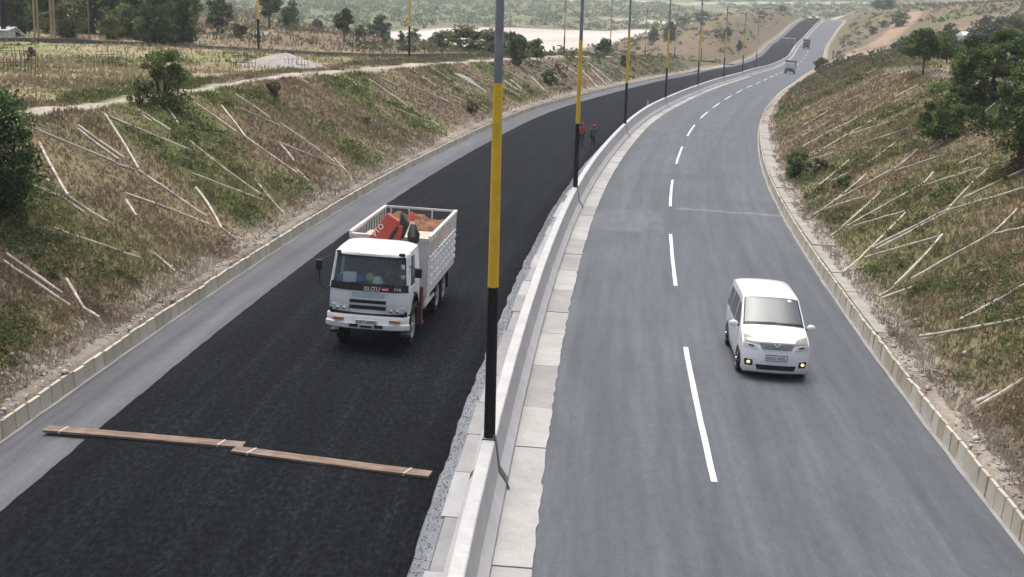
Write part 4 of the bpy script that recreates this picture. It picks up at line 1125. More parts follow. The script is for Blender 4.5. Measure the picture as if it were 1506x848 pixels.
pier(80, 45, 125, .09, 7.5, MT['post_wood'], 'tan timber post, right of the second close pair at the top left')
pier(131, 47, 122, .06, 7.5, MT['pole_grey'], 'thin pale grey pole in front of the wood', 'thin_pole')
pier(5, 36, 122, .24, 7.5, MT['pole_black'], 'thick black post at the top left corner beside the tin shed', 'thick_post')
pier(345, 28, 150, .05, 5.5, MT['pole_grey'], 'thin grey pole on the hillside right of the wood', 'thin_pole')
# tin shed at the left edge, guy lines
sh = empty('tin_shed'); q = at_depth(2, 44, 122); sh.location = (q[0], q[1], float(ground_z(q[0], q[1])))
obj('wall', MB().box(-2.6, .9, -.9, .9, -.2, .75), MT['tin'], sh)
for k in range(14):
    obj('roof_sheet', MB().hexa([(-2.7+k*.265, -1.1, .76), (-2.7+k*.265+.26, -1.1, .76), (-2.7+k*.265+.26, 1.1, .98), (-2.7+k*.265, 1.1, .98), (-2.7+k*.265, -1.1, .79), (-2.7+k*.265+.26, -1.1, .79), (-2.7+k*.265+.26, 1.1, 1.01), (-2.7+k*.265, 1.1, 1.01)]), MT['tin'], sh)
obj('lean_to_pole', MB().bar((.95, -.9, 1.2), (3.0, -1.0, 0), .05).bar((.95, .5, 1.1), (2.5, .2, 0), .05), MT['tin'], sh)
tag(sh, 'low grey tin shed at the top left edge', 'shed')
# low pale wall on the right crest
lw = empty('low_wall'); A = at_depth(1440, 134, 76.5); B = at_depth(1530, 137, 73)
A[2] = float(ground_z(A[0], A[1])); B[2] = float(ground_z(B[0], B[1])); lw.location = A; dv = B-A; n = 7
for k in range(n):
    a_ = dv*(k/n); b_ = dv*((k+1)/n-.008)
    obj('block', MB().bar((a_[0], a_[1], a_[2]+.16), (b_[0], b_[1], b_[2]+.16), .24, .42+rnd.uniform(-.03, .03)), MT['haunch'], lw)
tag(lw, 'low pale block wall at the top of the right slope, right edge', 'wall')
# white roofed house
hs_ = empty('house'); q = at_depth(1431, 14, 285); hs_.location = (q[0], q[1], float(ground_z(q[0], q[1]))+.2); hs_.rotation_euler = (0, 0, .15)
obj('wall', MB().box(-1.9, 1.9, -1.6, 1.6, -.6, 1.7), MT['white_wall'], hs_)
obj('roof', MB().hexa([(-2.3, -2.0, 1.62), (2.3, -2.0, 1.62), (2.3, 2.0, 1.62), (-2.3, 2.0, 1.62), (-2.2, -.1, 2.5), (2.2, -.1, 2.5), (2.2, .1, 2.5), (-2.2, .1, 2.5)]), MT['lamp_white'], hs_)
obj('door', MB().box(.2, .9, -1.64, -1.59, -.3, 1.4), MT['stick'], hs_)
w_ = obj('window', MB().box(-1.2, -.5, -1.63, -1.59, .5, 1.2), MT['stick'], hs_); obj('frame', MB().box(-1.26, -.44, -1.66, -1.625, 1.2, 1.27).box(-1.26, -.44, -1.66, -1.625, .42, .5), MT['white_wall'], w_)
tag(hs_, 'small white house with a white roof among the trees at the top right', 'house')
# ------------------------------------------------------------------ vehicle materials
def paint(name, c, rough=.35, dirt=(.25, .21, .17), amt=.35, scale=2.2, coat=.4):
    t = NT(name); v = t.coord('Object'); n = t.noise(v, scale, 6, .7); n2 = t.noise(v, scale*7, 5, .7)
    a = t.mix(t.ramp(n, [(.45, 0.), (.8, amt)]), c, dirt)
    a = t.mix(t.ramp(n2, [(.55, 0.), (.8, amt*.8)]), a, tuple(x*.7 for x in dirt))
    t.base(a); t.rough(t.ramp(n, [(.3, rough), (.8, min(1, rough+.3))]), .5); t.b.inputs['Coat Weight'].default_value = coat; t.b.inputs['Coat Roughness'].default_value = .1
    return t.m
def glass(name, tint, alpha, ro=.1):
    t = NT(name); t.base(tint); t.rough(ro, .9)
    if alpha < 1:
        tr = t.n('ShaderNodeBsdfTransparent'); tr.inputs[0].default_value = (.75, .85, .85, 1)
        mx = t.n('ShaderNodeMixShader'); mx.inputs[0].default_value = alpha
        t.l(tr.outputs[0], mx.inputs[1]); t.l(t.b.outputs[0], mx.inputs[2]); t.l(mx.outputs[0], t.out.inputs[0])
    return t.m
V = {
 'white': paint('truck_white', (.80, .80, .79), .4, amt=.3), 'white_dirty': paint('truck_white_dirty', (.74, .72, .68), .6, amt=.45, scale=1.4, coat=0),
 'van': paint('van_white', (.80, .80, .81), .22, amt=.06, coat=.8), 'black': simple('trim_black', (.012, .012, .013), .5, .2, 4),
 'rubber': simple('rubber', (.02, .02, .021), .85, .3, 6, .2, dirt=(.14, .12, .10), dirt_amt=.6), 'rim': simple('dusty_rim', (.42, .40, .37), .7, .25, 6, dirt=(.2, .17, .14)),
 'alloy': simple('alloy', (.5, .5, .52), .3, .1, 4, metal=.8), 'chrome': simple('chrome', (.7, .7, .72), .15, .05, 4, metal=1),
 'red': paint('crane_red', (.50, .055, .030), .5, (.2, .12, .09), .35), 'darkmetal': simple('dark_metal', (.035, .032, .03), .7, .3, 5, dirt=(.12, .09, .07)),
 'rust': simple('red_oxide', (.16, .06, .045), .8, .35, 5), 'chassis': simple('chassis', (.018, .018, .019), .7, .3, 5, dirt=(.1, .085, .07)),
 'glass': glass('screen_glass', (.20, .24, .23), .26), 'dark_glass': glass('dark_glass', (.008, .011, .012), 1), 'van_glass': glass('van_glass', (.06, .082, .086), 1, .35),
 'amber': simple('amber', (.55, .20, .03), .3, .1, 4), 'lamp': simple('headlamp', (.55, .57, .58), .12, .2, 8, spec=.9), 'lamp_grey': simple('lamp_grey', (.30, .29, .25), .15, .2, 12, spec=.9),
 'plate': simple('plate', (.70, .68, .55), .5, .1, 5), 'ink': simple('ink', (.02, .02, .02), .6, .1, 4), 'letter': simple('letter_white', (.75, .75, .75), .5, .05, 4),
 'soil': simple('red_soil', (.27, .145, .085), .95, .5, 6, .1, bump=.8), 'ply': simple('plywood', (.62, .48, .33), .8, .2, 2, .2), 'skin': simple('skin', (.09, .05, .035), .6, .15, 5),
 'seat': simple('seat', (.13, .13, .135), .9, .2, 5), 'blue': simple('blue_helmet', (.03, .10, .42), .35, .1, 4), 'cream': simple('cream', (.55, .45, .25), .7, .15, 4), 'orange': simple('orange_vest', (.65, .14, .05), .8, .15, 4),
 'paper': simple('paper', (.75, .76, .78), .8, .03, 4), 'pale_blue': simple('pale_blue_strip', (.42, .52, .56), .5, .15, 5), 'redbadge': simple('red_badge', (.6, .08, .06), .4, .1, 4),
}
def emis(name, c, e):
    t = NT(name); t.base(c); t.rough(.2); t.b.inputs['Emission Color'].default_value = (*c, 1); t.b.inputs['Emission Strength'].default_value = e; return t.m
V['foglit'] = emis('lit_fog_lamp', (1.0, .62, .28), 1.1)

def text_part(name, body, size, mat, parent, origin, ex, ey, ext=.004, align='CENTER'):
    """flat lettering as mesh; origin, ex (reading direction), ey (up)"""
    cu = bpy.data.curves.new(name, 'FONT'); cu.body = body; cu.size = size; cu.extrude = ext; cu.align_x = align; cu.align_y = 'CENTER'; cu.resolution_u = 2
    o = bpy.data.objects.new(name, cu); COL.objects.link(o); dg = bpy.context.evaluated_depsgraph_get()
    me = bpy.data.meshes.new_from_object(o.evaluated_get(dg)); bpy.data.objects.remove(o); bpy.data.curves.remove(cu)
    me.materials.clear(); me.materials.append(mat)
    m = bpy.data.objects.new(name, me); COL.objects.link(m); m.parent = parent
    ex = Vector(ex).normalized(); ey = Vector(ey).normalized(); ez = ex.cross(ey)
    m.matrix_local = Matrix(((ex.x, ey.x, ez.x, origin[0]), (ex.y, ey.y, ez.y, origin[1]), (ex.z, ey.z, ez.z, origin[2]), (0, 0, 0, 1)))
    return m
def wheel(parent, x, y, r, w, side, rimmat, rr=.56, dish=.03):
    """axle along X; side=+1 outer face towards +X"""
    t = obj('wheel', MB().lathe([(-w/2, r*.62), (-w/2, r*.93), (-w*.38, r), (w*.38, r), (w/2, r*.93), (w/2, r*.62), (w*.3, r*.6), (-w*.3, r*.6)], (x, y, r), 'x', 28), V['rubber'], parent, True)
    o = side*w/2
    rm = MB().lathe([(o-side*.12, r*.62), (o+side*.005, r*.62), (o-side*.01, r*rr), (o-side*(.03+dish), r*.42), (o-side*(.02+dish), r*.2), (o+side*.03, r*.17), (o+side*.03, r*.02)], (x, y, r), 'x', 28)
    obj('rim', rm, rimmat, t, True)
    if rimmat is V['rim']:
        nt = MB()
        for k in range(8):
            a = k*math.pi/4; nt.lathe([(o-side*.05, .018), (o-side*.015, .018)], (x, y+math.cos(a)*r*.33, r+math.sin(a)*r*.33), 'x', 6)
        obj('wheel_nuts', nt, V['darkmetal'], t)
    return t

# ------------------------------------------------------------------ dropside truck with loader crane
def build_truck():
    T = empty('truck')
    W = 1.08
    # chassis, axles
    obj('chassis', MB().box(-.42, -.30, .5, 7.4, .62, .88).box(.30, .42, .5, 7.4, .62, .88).box(-.42, .42, 1.9, 2.1, .6, .9).box(-.9, .9, 1.18, 1.32, .42, .56).box(-.9, .9, 5.13, 5.27, .42, .58).box(-.9, .9, 6.33, 6.47, .42, .58).box(-.5, .5, .4, 2.2, .5, .8), V['chassis'], T)
    for sx in (-1, 1):
        wheel(T, sx*.90, 1.25, .49, .27, sx, V['rim'])
        for y in (5.2, 6.4):
            wheel(T, sx*.93, y, .49, .25, sx, V['rim'], dish=.08); wheel(T, sx*.64, y, .49, .25, sx, V['rim'], dish=.08)
    # cab
    cab = obj('cab_body', MB().box(-W+.02, W-.02, .16, 1.9, .80, .92), V['black'], T)          # floor
    front = MB()
    fp = [(.13, .78), (.06, .92), (.045, 1.15), (.07, 1.40)]
    bp = [(y+.05, z) for y, z in fp]
    cols = []
    for x in np.linspace(-1, 1, 15):
        sw = .16*abs(x)**4; cols.append([(x*W, y+sw, z) for y, z in fp] + [(x*W*.98, y+sw+.05, z) for y, z in fp[::-1]] + [(x*W, fp[0][0]+sw, fp[0][1])])
    front.grid(np.array(cols)); obj('front_panel', front, V['white'], T, True)
    band = MB(); cols = []
    for x in np.linspace(-1, 1, 15):
        sw = .16*abs(x)**4; cols.append([(x*(W-.005), .055+sw, 1.40), (x*(W-.02), .085+sw, 1.60), (x*(W-.03), .14+sw, 1.60), (x*(W-.03), .14+sw, 1.40), (x*(W-.005), .055+sw, 1.40)])
    band.grid(np.array(cols)); obj('cowl_band', band, V['black'], T)
    ws = lambda x, z: (x*(1 - .075*(z-1.4)), .075 + (z-1.4)*.25 + .15*abs(x)**4, z)              # windscreen surface, x in metres
    def wpatch(x0, x1, z0, z1, off, nx=12, nz=4):
        P = np.array([[ws(x, z) for x in np.linspace(x0, x1, nx)] for z in np.linspace(z0, z1, nz)]); P[..., 1] -= off; m = MB(); m.grid(P); return m
    obj('windscreen', wpatch(-1.02, 1.02, 1.58, 2.36, .0), V['glass'], T, True)
    fr = wpatch(-1.06, -1.0, 1.56, 2.42, .006, 3); fr.add(wpatch(1.0, 1.06, 1.56, 2.42, .006, 3).v, wpatch(1.0, 1.06, 1.56, 2.42, .006, 3).f)
    k = wpatch(-1.06, 1.06, 2.34, 2.42, .008); fr.add(k.v, k.f); obj('screen_seal', fr, V['black'], T)
    for sx in (-1, 1):
        pil = MB(); pil.bar(Vector(ws(sx*1.06, 1.4))+Vector((0, .06, 0)), Vector(ws(sx*1.06, 2.46))+Vector((0, .06, 0)), .09, .10)
        obj('pillar', pil, V['white'], T)
    roof = MB(); R_prof = [(.30, 2.40), (.31, 2.47), (.40, 2.55), (.58, 2.60)] + [(.58+i*.132, 2.615+(.018 if i % 2 else 0)) for i in range(1, 10)] + [(1.86, 2.58), (1.92, 2.48), (1.92, 2.38)]
    cols = []
    for x in np.linspace(-1, 1, 17):
        dz = -.10*abs(x)**5; dyf = .14*abs(x)**4
        cols.append([(x*.995, y + (dyf if y < .6 else 0), z + (dz if z > 2.41 else 0)) for y, z in R_prof])
    roof.grid(np.array(cols)); obj('roof', roof, V['white'], T, True)
    for sx in (-1, 1):
        X = lambda z: sx*(W - .01 - max(0, z-1.4)*.08)
        arch = [(1.25+.62*math.cos(a), .60+.62*math.sin(a)) for a in np.linspace(math.radians(170), math.radians(18), 12)]
        low = [(.22, 1.45), (.20, .86), (.50, .80)] + [p for p in arch if p[1] > .78] + [(1.92, .84), (1.92, 1.45)]
        d = MB(); n = len(low)
        d.add([(X(z), y, z) for y, z in low] + [(X(z)-sx*.05, y, z) for y, z in low], [tuple(range(n)), tuple(range(2*n-1, n-1, -1))] + [(i, i+n, (i+1) % n+n, (i+1) % n) for i in range(n)])
        dd = obj('door', d, V['white'], T)
        obj('handle', MB().box(min(X(1.2), X(1.2)+sx*.03), max(X(1.2), X(1.2)+sx*.03), 1.0, 1.16, 1.22, 1.26), V['black'], dd)
        up = MB()
        def quad(p):
            up.add([(X(z), y, z) for y, z in p]+[(X(z)-sx*.05, y, z) for y, z in p], [(0,1,2,3),(7,6,5,4),(0,4,5,1),(1,5,6,2),(2,6,7,3),(3,7,4,0)])
        quad([(1.28, 1.45), (1.92, 1.45), (1.92, 2.5), (1.28, 2.5)]); quad([(.36, 2.36), (1.28, 2.36), (1.28, 2.5), (.4, 2.5)]); quad([(.22, 1.45), (.30, 1.45), (.44, 2.40), (.36, 2.40)])
        obj('upper_side', up, V['white'], T)
        g = MB(); p = [(.30, 1.45), (1.28, 1.45), (1.28, 2.36), (.44, 2.36)]
        g.add([(X(z)-sx*.02, y, z) for y, z in p], [(0, 1, 2, 3)]); obj('side_window', g, V['glass'], T)
        obj('wheel_arch', MB().add([(X(.9)+sx*.015, y, z) for y, z in arch]+[(X(.9)+sx*.015, 1.25+(y-1.25)*.9, .6+(z-.6)*.9) for y, z in arch]+[(X(.9)-sx*.30, 1.25+(y-1.25)*.9, .6+(z-.6)*.9) for y, z in arch],
            [(i, i+1, 12+i+1, 12+i) for i in range(11)]+[(12+i, 12+i+1, 24+i+1, 24+i) for i in range(11)]), V['black'], T)
        obj('step', MB().box(min(sx*.85, sx*1.08), max(sx*.85, sx*1.08), .30, .72, .40, .47), V['darkmetal'], T)
    obj('cab_back', MB().box(-.99, .99, 1.88, 1.93, .85, 2.45), V['white'], T)
    # interior
    obj('dashboard', MB().box(-.98, .98, .26, .62, 1.25, 1.53), V['seat'], T)
    obj('seat', MB().box(-.95, .95, 1.35, 1.80, 1.0, 1.55).box(-.95, -.35, 1.62, 1.82, 1.55, 2.15).box(.3, .9, 1.62, 1.82, 1.55, 2.15).box(-.25, .2, 1.62, 1.82, 1.55, 2.0), V['seat'], T)
    sw = MB().lathe([(-.015, .17), (.015, .20), (.03, .17)], (.55, .80, 1.62), 'y', 18); obj('steering_wheel', sw, V['black'], T)
    # front trim
    for z0, z1 in ((1.115, 1.185), (.965, 1.045)):
        obj('grille_slot', MB().add([(x, y, z) for z, y in ((z0, .030), (z1, .034)) for x in (-.50, .50)], [(0, 1, 3, 2)]).box(-.50, .50, .030, .08, z0, z1), V['black'], T, bevel=.01)
    for sx in (-1, 1):
        hl = obj('headlight', MB().hexa([(sx*.52, .03, .86), (sx*.99, .12, .88), (sx*.99, .25, .88), (sx*.52, .16, .86), (sx*.54, .03, 1.0), (sx*1.0, .13, 1.03), (sx*1.0, .25, 1.03), (sx*.54, .16, 1.0)]), V['lamp'], T, bevel=.012)
        for x in (.64, .82): obj('reflector', MB().ball((sx*x, .045 + (x-.6)*.1, .935), (.055, .02, .055), 12, 6), V['chrome'], hl, True)
    obj('lower_gap', MB().box(-1.0, 1.0, .10, .2, .78, .86), V['black'], T)
    bm_ = MB(); cols = []
    for x in np.linspace(-1, 1, 17):
        s4 = .22*abs(x)**4; w = 1.13
        cols.append([(x*w, .30, .80), (x*w, -.03+s4, .80), (x*w, -.06+s4, .74), (x*w, -.06+s4, .60), (x*(w+.03), -.09+s4, .56), (x*(w+.03), -.08+s4, .42), (x*(w+.0), -.02+s4, .38), (x*w, .30, .38)])
    bm_.grid(np.array(cols)); bum = obj('bumper', bm_, V['white'], T, True)
    for sx in (-1, 1): obj('indicator', MB().box(min(sx*.62, sx*.92), max(sx*.62, sx*.92), -.06, .1, .655, .715), V['amber'], bum)
    obj('air_intake', MB().box(-.46, -.22, -.10, .0, .46, .56).box(-.17, .17, -.10, .0, .455, .52).box(.22, .46, -.10, .0, .46, .56), V['black'], bum)
    pl = obj('number_plate', MB().box(-.30, .30, -.085, -.06, .57, .68), V['plate'], bum); text_part('plate_text', 'KAT 549G', .115, V['ink'], pl, (0, -.088, .622), (1, 0, 0), (0, 0, 1))
    text_part('maker_name', 'ISUZU', .15, V['letter'], T, (.10, .045, 1.47), (1, 0, 0), (0, .12, 1), .006)
    text_part('model_letters', 'FVR', .11, V['letter'], T, (.80, .085, 1.485), (1, .16, 0), (0, .12, 1), .006)
    obj('badge', MB().box(.36, .56, .04, .06, 1.44, 1.52), V['redbadge'], T); obj('badge_strip', MB().box(.38, .54, .034, .06, 1.47, 1.495), V['letter'], T)
    obj('sun_faded_strip', MB().add([(-.45, .040, 1.26), (.45, .040, 1.26), (.45, .052, 1.37), (-.45, .052, 1.37)], [(0, 1, 2, 3)]), V['pale_blue'], T)
    for x in (-.55, .35):
        obj('wiper', MB().bar((x, .09, 1.60), (x+.42, .10, 1.66), .02), V['black'], T)
    obj('roof_marker', MB().box(.74, .9, .36, .46, 2.44, 2.52).box(-.96, -.86, .36, .44, 2.42, 2.49), V['darkmetal'], T)
    # mirrors
    m1 = obj('mirror', MB().box(-1.46, -1.28, .02, .12, 1.92, 2.24), V['black'], T, bevel=.03); [obj('mirror_arm', MB().tube(p_, .017, 7), V['black'], m1) for p_ in ([(-1.37, .08, 1.95), (-1.33, .10, 1.45), (-1.08, .18, 1.32)], [(-1.37, .08, 2.2), (-1.06, .3, 2.36)])]
    m2 = obj('mirror', MB().box(1.17, 1.37, .42, .52, 1.80, 2.10), V['black'], T, bevel=.03); [obj('mirror_arm', MB().tube(p_, .016, 7), V['black'], m2) for p_ in ([(1.2, .47, 1.85), (1.05, .42, 1.75)], [(1.2, .47, 2.06), (1.02, .44, 2.15)])]
    # snorkel, red crane base and outriggers behind the cab
    obj('air_snorkel', MB().tube([(.80, 2.08, .9), (.80, 2.08, 2.72)], .085, 12).lathe([(0, .10), (.06, .17), (.26, .18), (.36, .12)], (.80, 2.08, 2.68), 'z', 14), V['darkmetal'], T, True)
    cr = obj('crane_base', MB().box(-1.0, 1.0, 2.05, 2.45, .75, 1.05).box(-.25, .2, 2.05, 2.55, 1.0, 2.0), V['rust'], T, bevel=.02)
    for sx in (-1, 1): obj('outrigger', MB().box(min(sx*.98, sx*1.12), max(sx*.98, sx*1.12), 2.12, 2.30, .40, 1.35).box(sx*1.05-.11, sx*1.05+.11, 2.08, 2.34, .32, .40), V['rust'], T)
    bo = obj('crane_boom', MB().hexa([(-.66, 2.20, 2.50), (-.20, 2.16, 2.30), (.34, 2.30, 3.18), (-.02, 2.30, 3.38), (-.66, 2.50, 2.50), (-.20, 2.46, 2.30), (.34, 2.52, 3.18), (-.02, 2.52, 3.38)]), V['red'], T, bevel=.02)
    e1 = Vector((.62, .08, .86)).normalized()
    text_part('boom_letters', 'PTO', .21, V['letter'], bo, (-.16, 2.185, 2.80), e1, (-.8, .10, .6), .004)
    obj('jib', MB().hexa([(.02, 2.22, 2.30), (.32, 2.20, 2.30), (.46, 2.28, 3.08), (.24, 2.28, 3.12), (.02, 2.50, 2.30), (.32, 2.50, 2.30), (.46, 2.52, 3.08), (.24, 2.52, 3.12)]), V['red'], T, bevel=.02)
    obj('boom_knuckle', MB().hexa([(.34, 2.30, 3.0), (.44, 2.30, 2.7), (.60, 2.34, 3.12), (.36, 2.34, 3.42), (.34, 2.6, 3.0), (.44, 2.6, 2.7), (.60, 2.62, 3.12), (.36, 2.62, 3.42)]).tube([(-.05, 2.24, 2.40), (.30, 2.24, 3.05)], .05, 8), V['darkmetal'], T, bevel=.02)
    # bed
    Y0, Y1, BW, Z0 = 2.72, 7.7, 1.16, 1.12
    obj('bed_floor', MB().box(-BW, BW, Y0, Y1, Z0-.14, Z0), V['white_dirty'], T)
    hb = obj('headboard', MB().box(-BW, BW, Y0, Y0+.06, Z0, 2.46), V['white_dirty'], T); obj('headboard_cap', MB().box(-BW-.02, BW+.02, Y0-.04, Y0+.1, 2.46, 2.56), V['white_dirty'], hb)
    for sx in (-1, 1):
        o_, i_ = sx*BW, sx*(BW-.05)
        dp = obj('dropside', MB().box(min(o_, i_), max(o_, i_), Y0+.06, Y1, Z0-.02, 1.98), V['white_dirty'], T)
        for r_i in range(4):
            for k in range(9):
                yy = Y0+.18 + k*(Y1-Y0-.2)/9; zz = Z0+.03 + r_i*.21
                a_, b_ = sx*BW, sx*(BW+.055)
                obj('pressing', MB().hexa([(a_, yy, zz), (b_, yy+.06, zz+.04), (b_, yy+.40, zz+.04), (a_, yy+.46, zz), (a_, yy, zz+.17), (b_, yy+.06, zz+.13), (b_, yy+.40, zz+.13), (a_, yy+.46, zz+.17)]), V['white_dirty'], dp)
        rl_ = obj('side_rail', MB().box(sx*BW-.045, sx*BW+.045, Y0, Y1, 2.54, 2.62).box(sx*BW-.03, sx*BW+.03, Y0, Y1, 1.98, 2.04), V['white_dirty'], T)
        for k in range(14):
            yy = Y0+.04 + k*(Y1-Y0-.08)/13; obj('rail_post', MB().box(sx*BW-.022, sx*BW+.022, yy-.022, yy+.022, 2.04, 2.54), V['white_dirty'], rl_)
    tg = obj('tailgate', MB().box(-BW+.06, BW-.06, Y1-.06, Y1, Z0, 1.92), V['white_dirty'], T)
    tr_ = obj('rear_rail', MB().box(-BW, BW, Y1-.05, Y1+.01, 2.55, 2.61), V['white_dirty'], T)
    for x in (-.98, -.38, .38, 1.08): obj('rail_post', MB().box(x-.025, x+.025, Y1-.05, Y1-.01, 1.92, 2.55), V['white_dirty'], tr_)
    # under the bed
    obj('fuel_tank', MB().box(.55, 1.05, 3.0, 3.9, .55, 1.0), V['white_dirty'], T, bevel=.05)
    for b_ in ((1.02, 1.08, 2.9, 4.55, .62, .70), (1.02, 1.08, 2.9, 4.55, .86, .93), (-1.08, -1.02, 2.9, 4.55, .62, .70)): obj('side_guard', MB().box(*b_), V['white_dirty'], T)
    obj('mudguard', MB().box(.5, 1.1, 4.56, 4.60, .5, .98).box(-1.1, -.5, 4.56, 4.60, .5, .98).box(.5, 1.1, 7.0, 7.03, .35, .95).box(-1.1, -.5, 7.0, 7.03, .35, .95), V['black'], T)
    # the cab rides high on its springs; the whole truck is a narrow-bodied one
    zs, zd = [0, .38, .80, 1.40, 1.60, 2.42, 2.72], [.23, .61, .96, 1.58, 1.76, 2.45, 2.69]
    def walk(o, keep):
        for ch in o.children:
            k2 = keep or ch.name.split('.')[0] in ('wheel', 'chassis', 'step')
            me = ch.data
            if ch.matrix_local == Matrix.Identity(4):
                for v in me.vertices:
                    v.co.x *= .93
                    if not k2 and v.co.y < 1.97: v.co.z = float(np.interp(v.co.z, zs, zd))
                    elif not k2 and 2.0 < v.co.y < 2.68 and v.co.z > 2.05: v.co.z -= .16
            else:
                p = ch.location.copy(); ch.location = (p.x*.93, p.y, float(np.interp(p.z, zs, zd)) if p.y < 1.97 else p.z-.16)
            walk(ch, k2)
    walk(T, False)
    return T
truck = build_truck()
TRUCK_M = frame(32.65, -3.95, .045, math.radians(-1.5))
truck.matrix_world = TRUCK_M
tag(truck, 'white dropside truck with a red folded crane driving towards the camera', 'truck')
def inside(o, loc, label, cat, group=None, rot=0):
    o.matrix_world = TRUCK_M @ Matrix.Translation(loc) @ Matrix.Rotation(rot, 4, 'Z'); tag(o, label, cat, group)
# load and loose things carried by the truck (each can be lifted away)
n = 20; X, Y = np.meshgrid(np.linspace(-1.08, 1.08, n), np.linspace(0, 2.7, 26), indexing='ij')
Z = .95 + .30*vnoise(X*4, Y*4, 1.6, 141) + .22*vnoise(X*4, Y*4, .6, 142)*1.0 - .35*(np.abs(X)/1.08)**4 - .3*np.clip(.4-Y, 0, 1)
m = MB(); P = np.stack([X, Y, Z], -1); m.grid(P)
m.add([(-1.08, 0, 0), (1.08, 0, 0), (1.08, 2.7, 0), (-1.08, 2.7, 0)], [(0, 1, 2, 3)])
o = obj('soil_load', m, V['soil'], None, False); inside(o, (0, 4.9, 1.12), 'heap of red brown soil at the back of the truck bed', 'soil')
o = obj('plywood_sheet', MB().hexa([(-.15, 0, 0), (.98, 0, .03), (.98, 1.25, .10), (-.05, 1.25, .08), (-.15, 0, .05), (.98, 0, .08), (.98, 1.25, .15), (-.05, 1.25, .13)]), V['ply']); inside(o, (-.02, 2.86, 2.36), 'pale tan plywood sheet lying behind the truck headboard', 'plywood')
o = empty('timber_crate')
obj('side', MB().box(-.95, .95, 0, .05, 0, 1.2).box(-.95, .95, 1.7, 1.75, 0, 1.2).box(-.95, -.9, 0, 1.75, 0, 1.2).box(.9, .95, 0, 1.75, 0, 1.2), V['ply'], o); obj('lid', MB().box(-.97, .97, -.02, 1.77, 1.2, 1.24), V['ply'], o); inside(o, (.05, 2.84, 1.12), 'tan timber crate under the plywood sheet in the truck bed', 'crate')
c_ = empty('traffic_cone'); obj('cone_body', MB().lathe([(0, .15), (.04, .13), (.42, .075)], (0, 0, 0), 'z', 14), V['letter'], c_, True); obj('cone_tip', MB().lathe([(.42, .085), (.60, .07), (.66, .02)], (0, 0, 0), 'z', 14), V['redbadge'], c_, True); inside(c_, (.30, 4.35, 2.32), 'white cone with a red tip standing in the truck bed', 'cone')
def helmet(mat, loc, label):
    h = empty('helmet'); obj('shell', MB().ball((0, 0, 0), (.13, .15, .13), 14, 8), mat, h, True); obj('brim', MB().lathe([(-.03, .165), (-.015, .165)], (0, 0, 0), 'z', 16), mat, h); inside(h, loc, label, 'helmet', 'helmets on the truck dashboard')
helmet(V['blue'], (-.80, .46, 1.77), 'blue helmet at the left end of the truck dashboard'); helmet(V['blue'], (-.28, .46, 1.79), 'blue helmet right of the paper on the truck dashboard'); helmet(V['letter'], (.15, .46, 1.77), 'white helmet in the middle of the truck dashboard'); helmet(V['cream'], (-.05, .54, 1.83), 'cream helmet behind the white one on the truck dashboard')
o = obj('paper_sheet', MB().hexa([(-.17, 0, 0), (.17, 0, 0), (.17, .005, 0), (-.17, .005, 0), (-.17, .05, .27), (.17, .05, .27), (.17, .055, .27), (-.17, .055, .27)]), V['paper']); inside(o, (-.54, .29, 1.72), 'white paper leaning against the truck windscreen', 'paper')
o = obj('sticker', MB().box(-.05, .05, 0, .004, -.06, .06), V['paper']); inside(o, (.80, .36, 2.2), 'small white sticker high on the truck windscreen', 'sticker')
o = obj('sticker', MB().box(-.05, .05, 0, .004, -.05, .05), V['paper']); inside(o, (.82, .31, 1.95), 'small white sticker low on the truck windscreen', 'sticker')

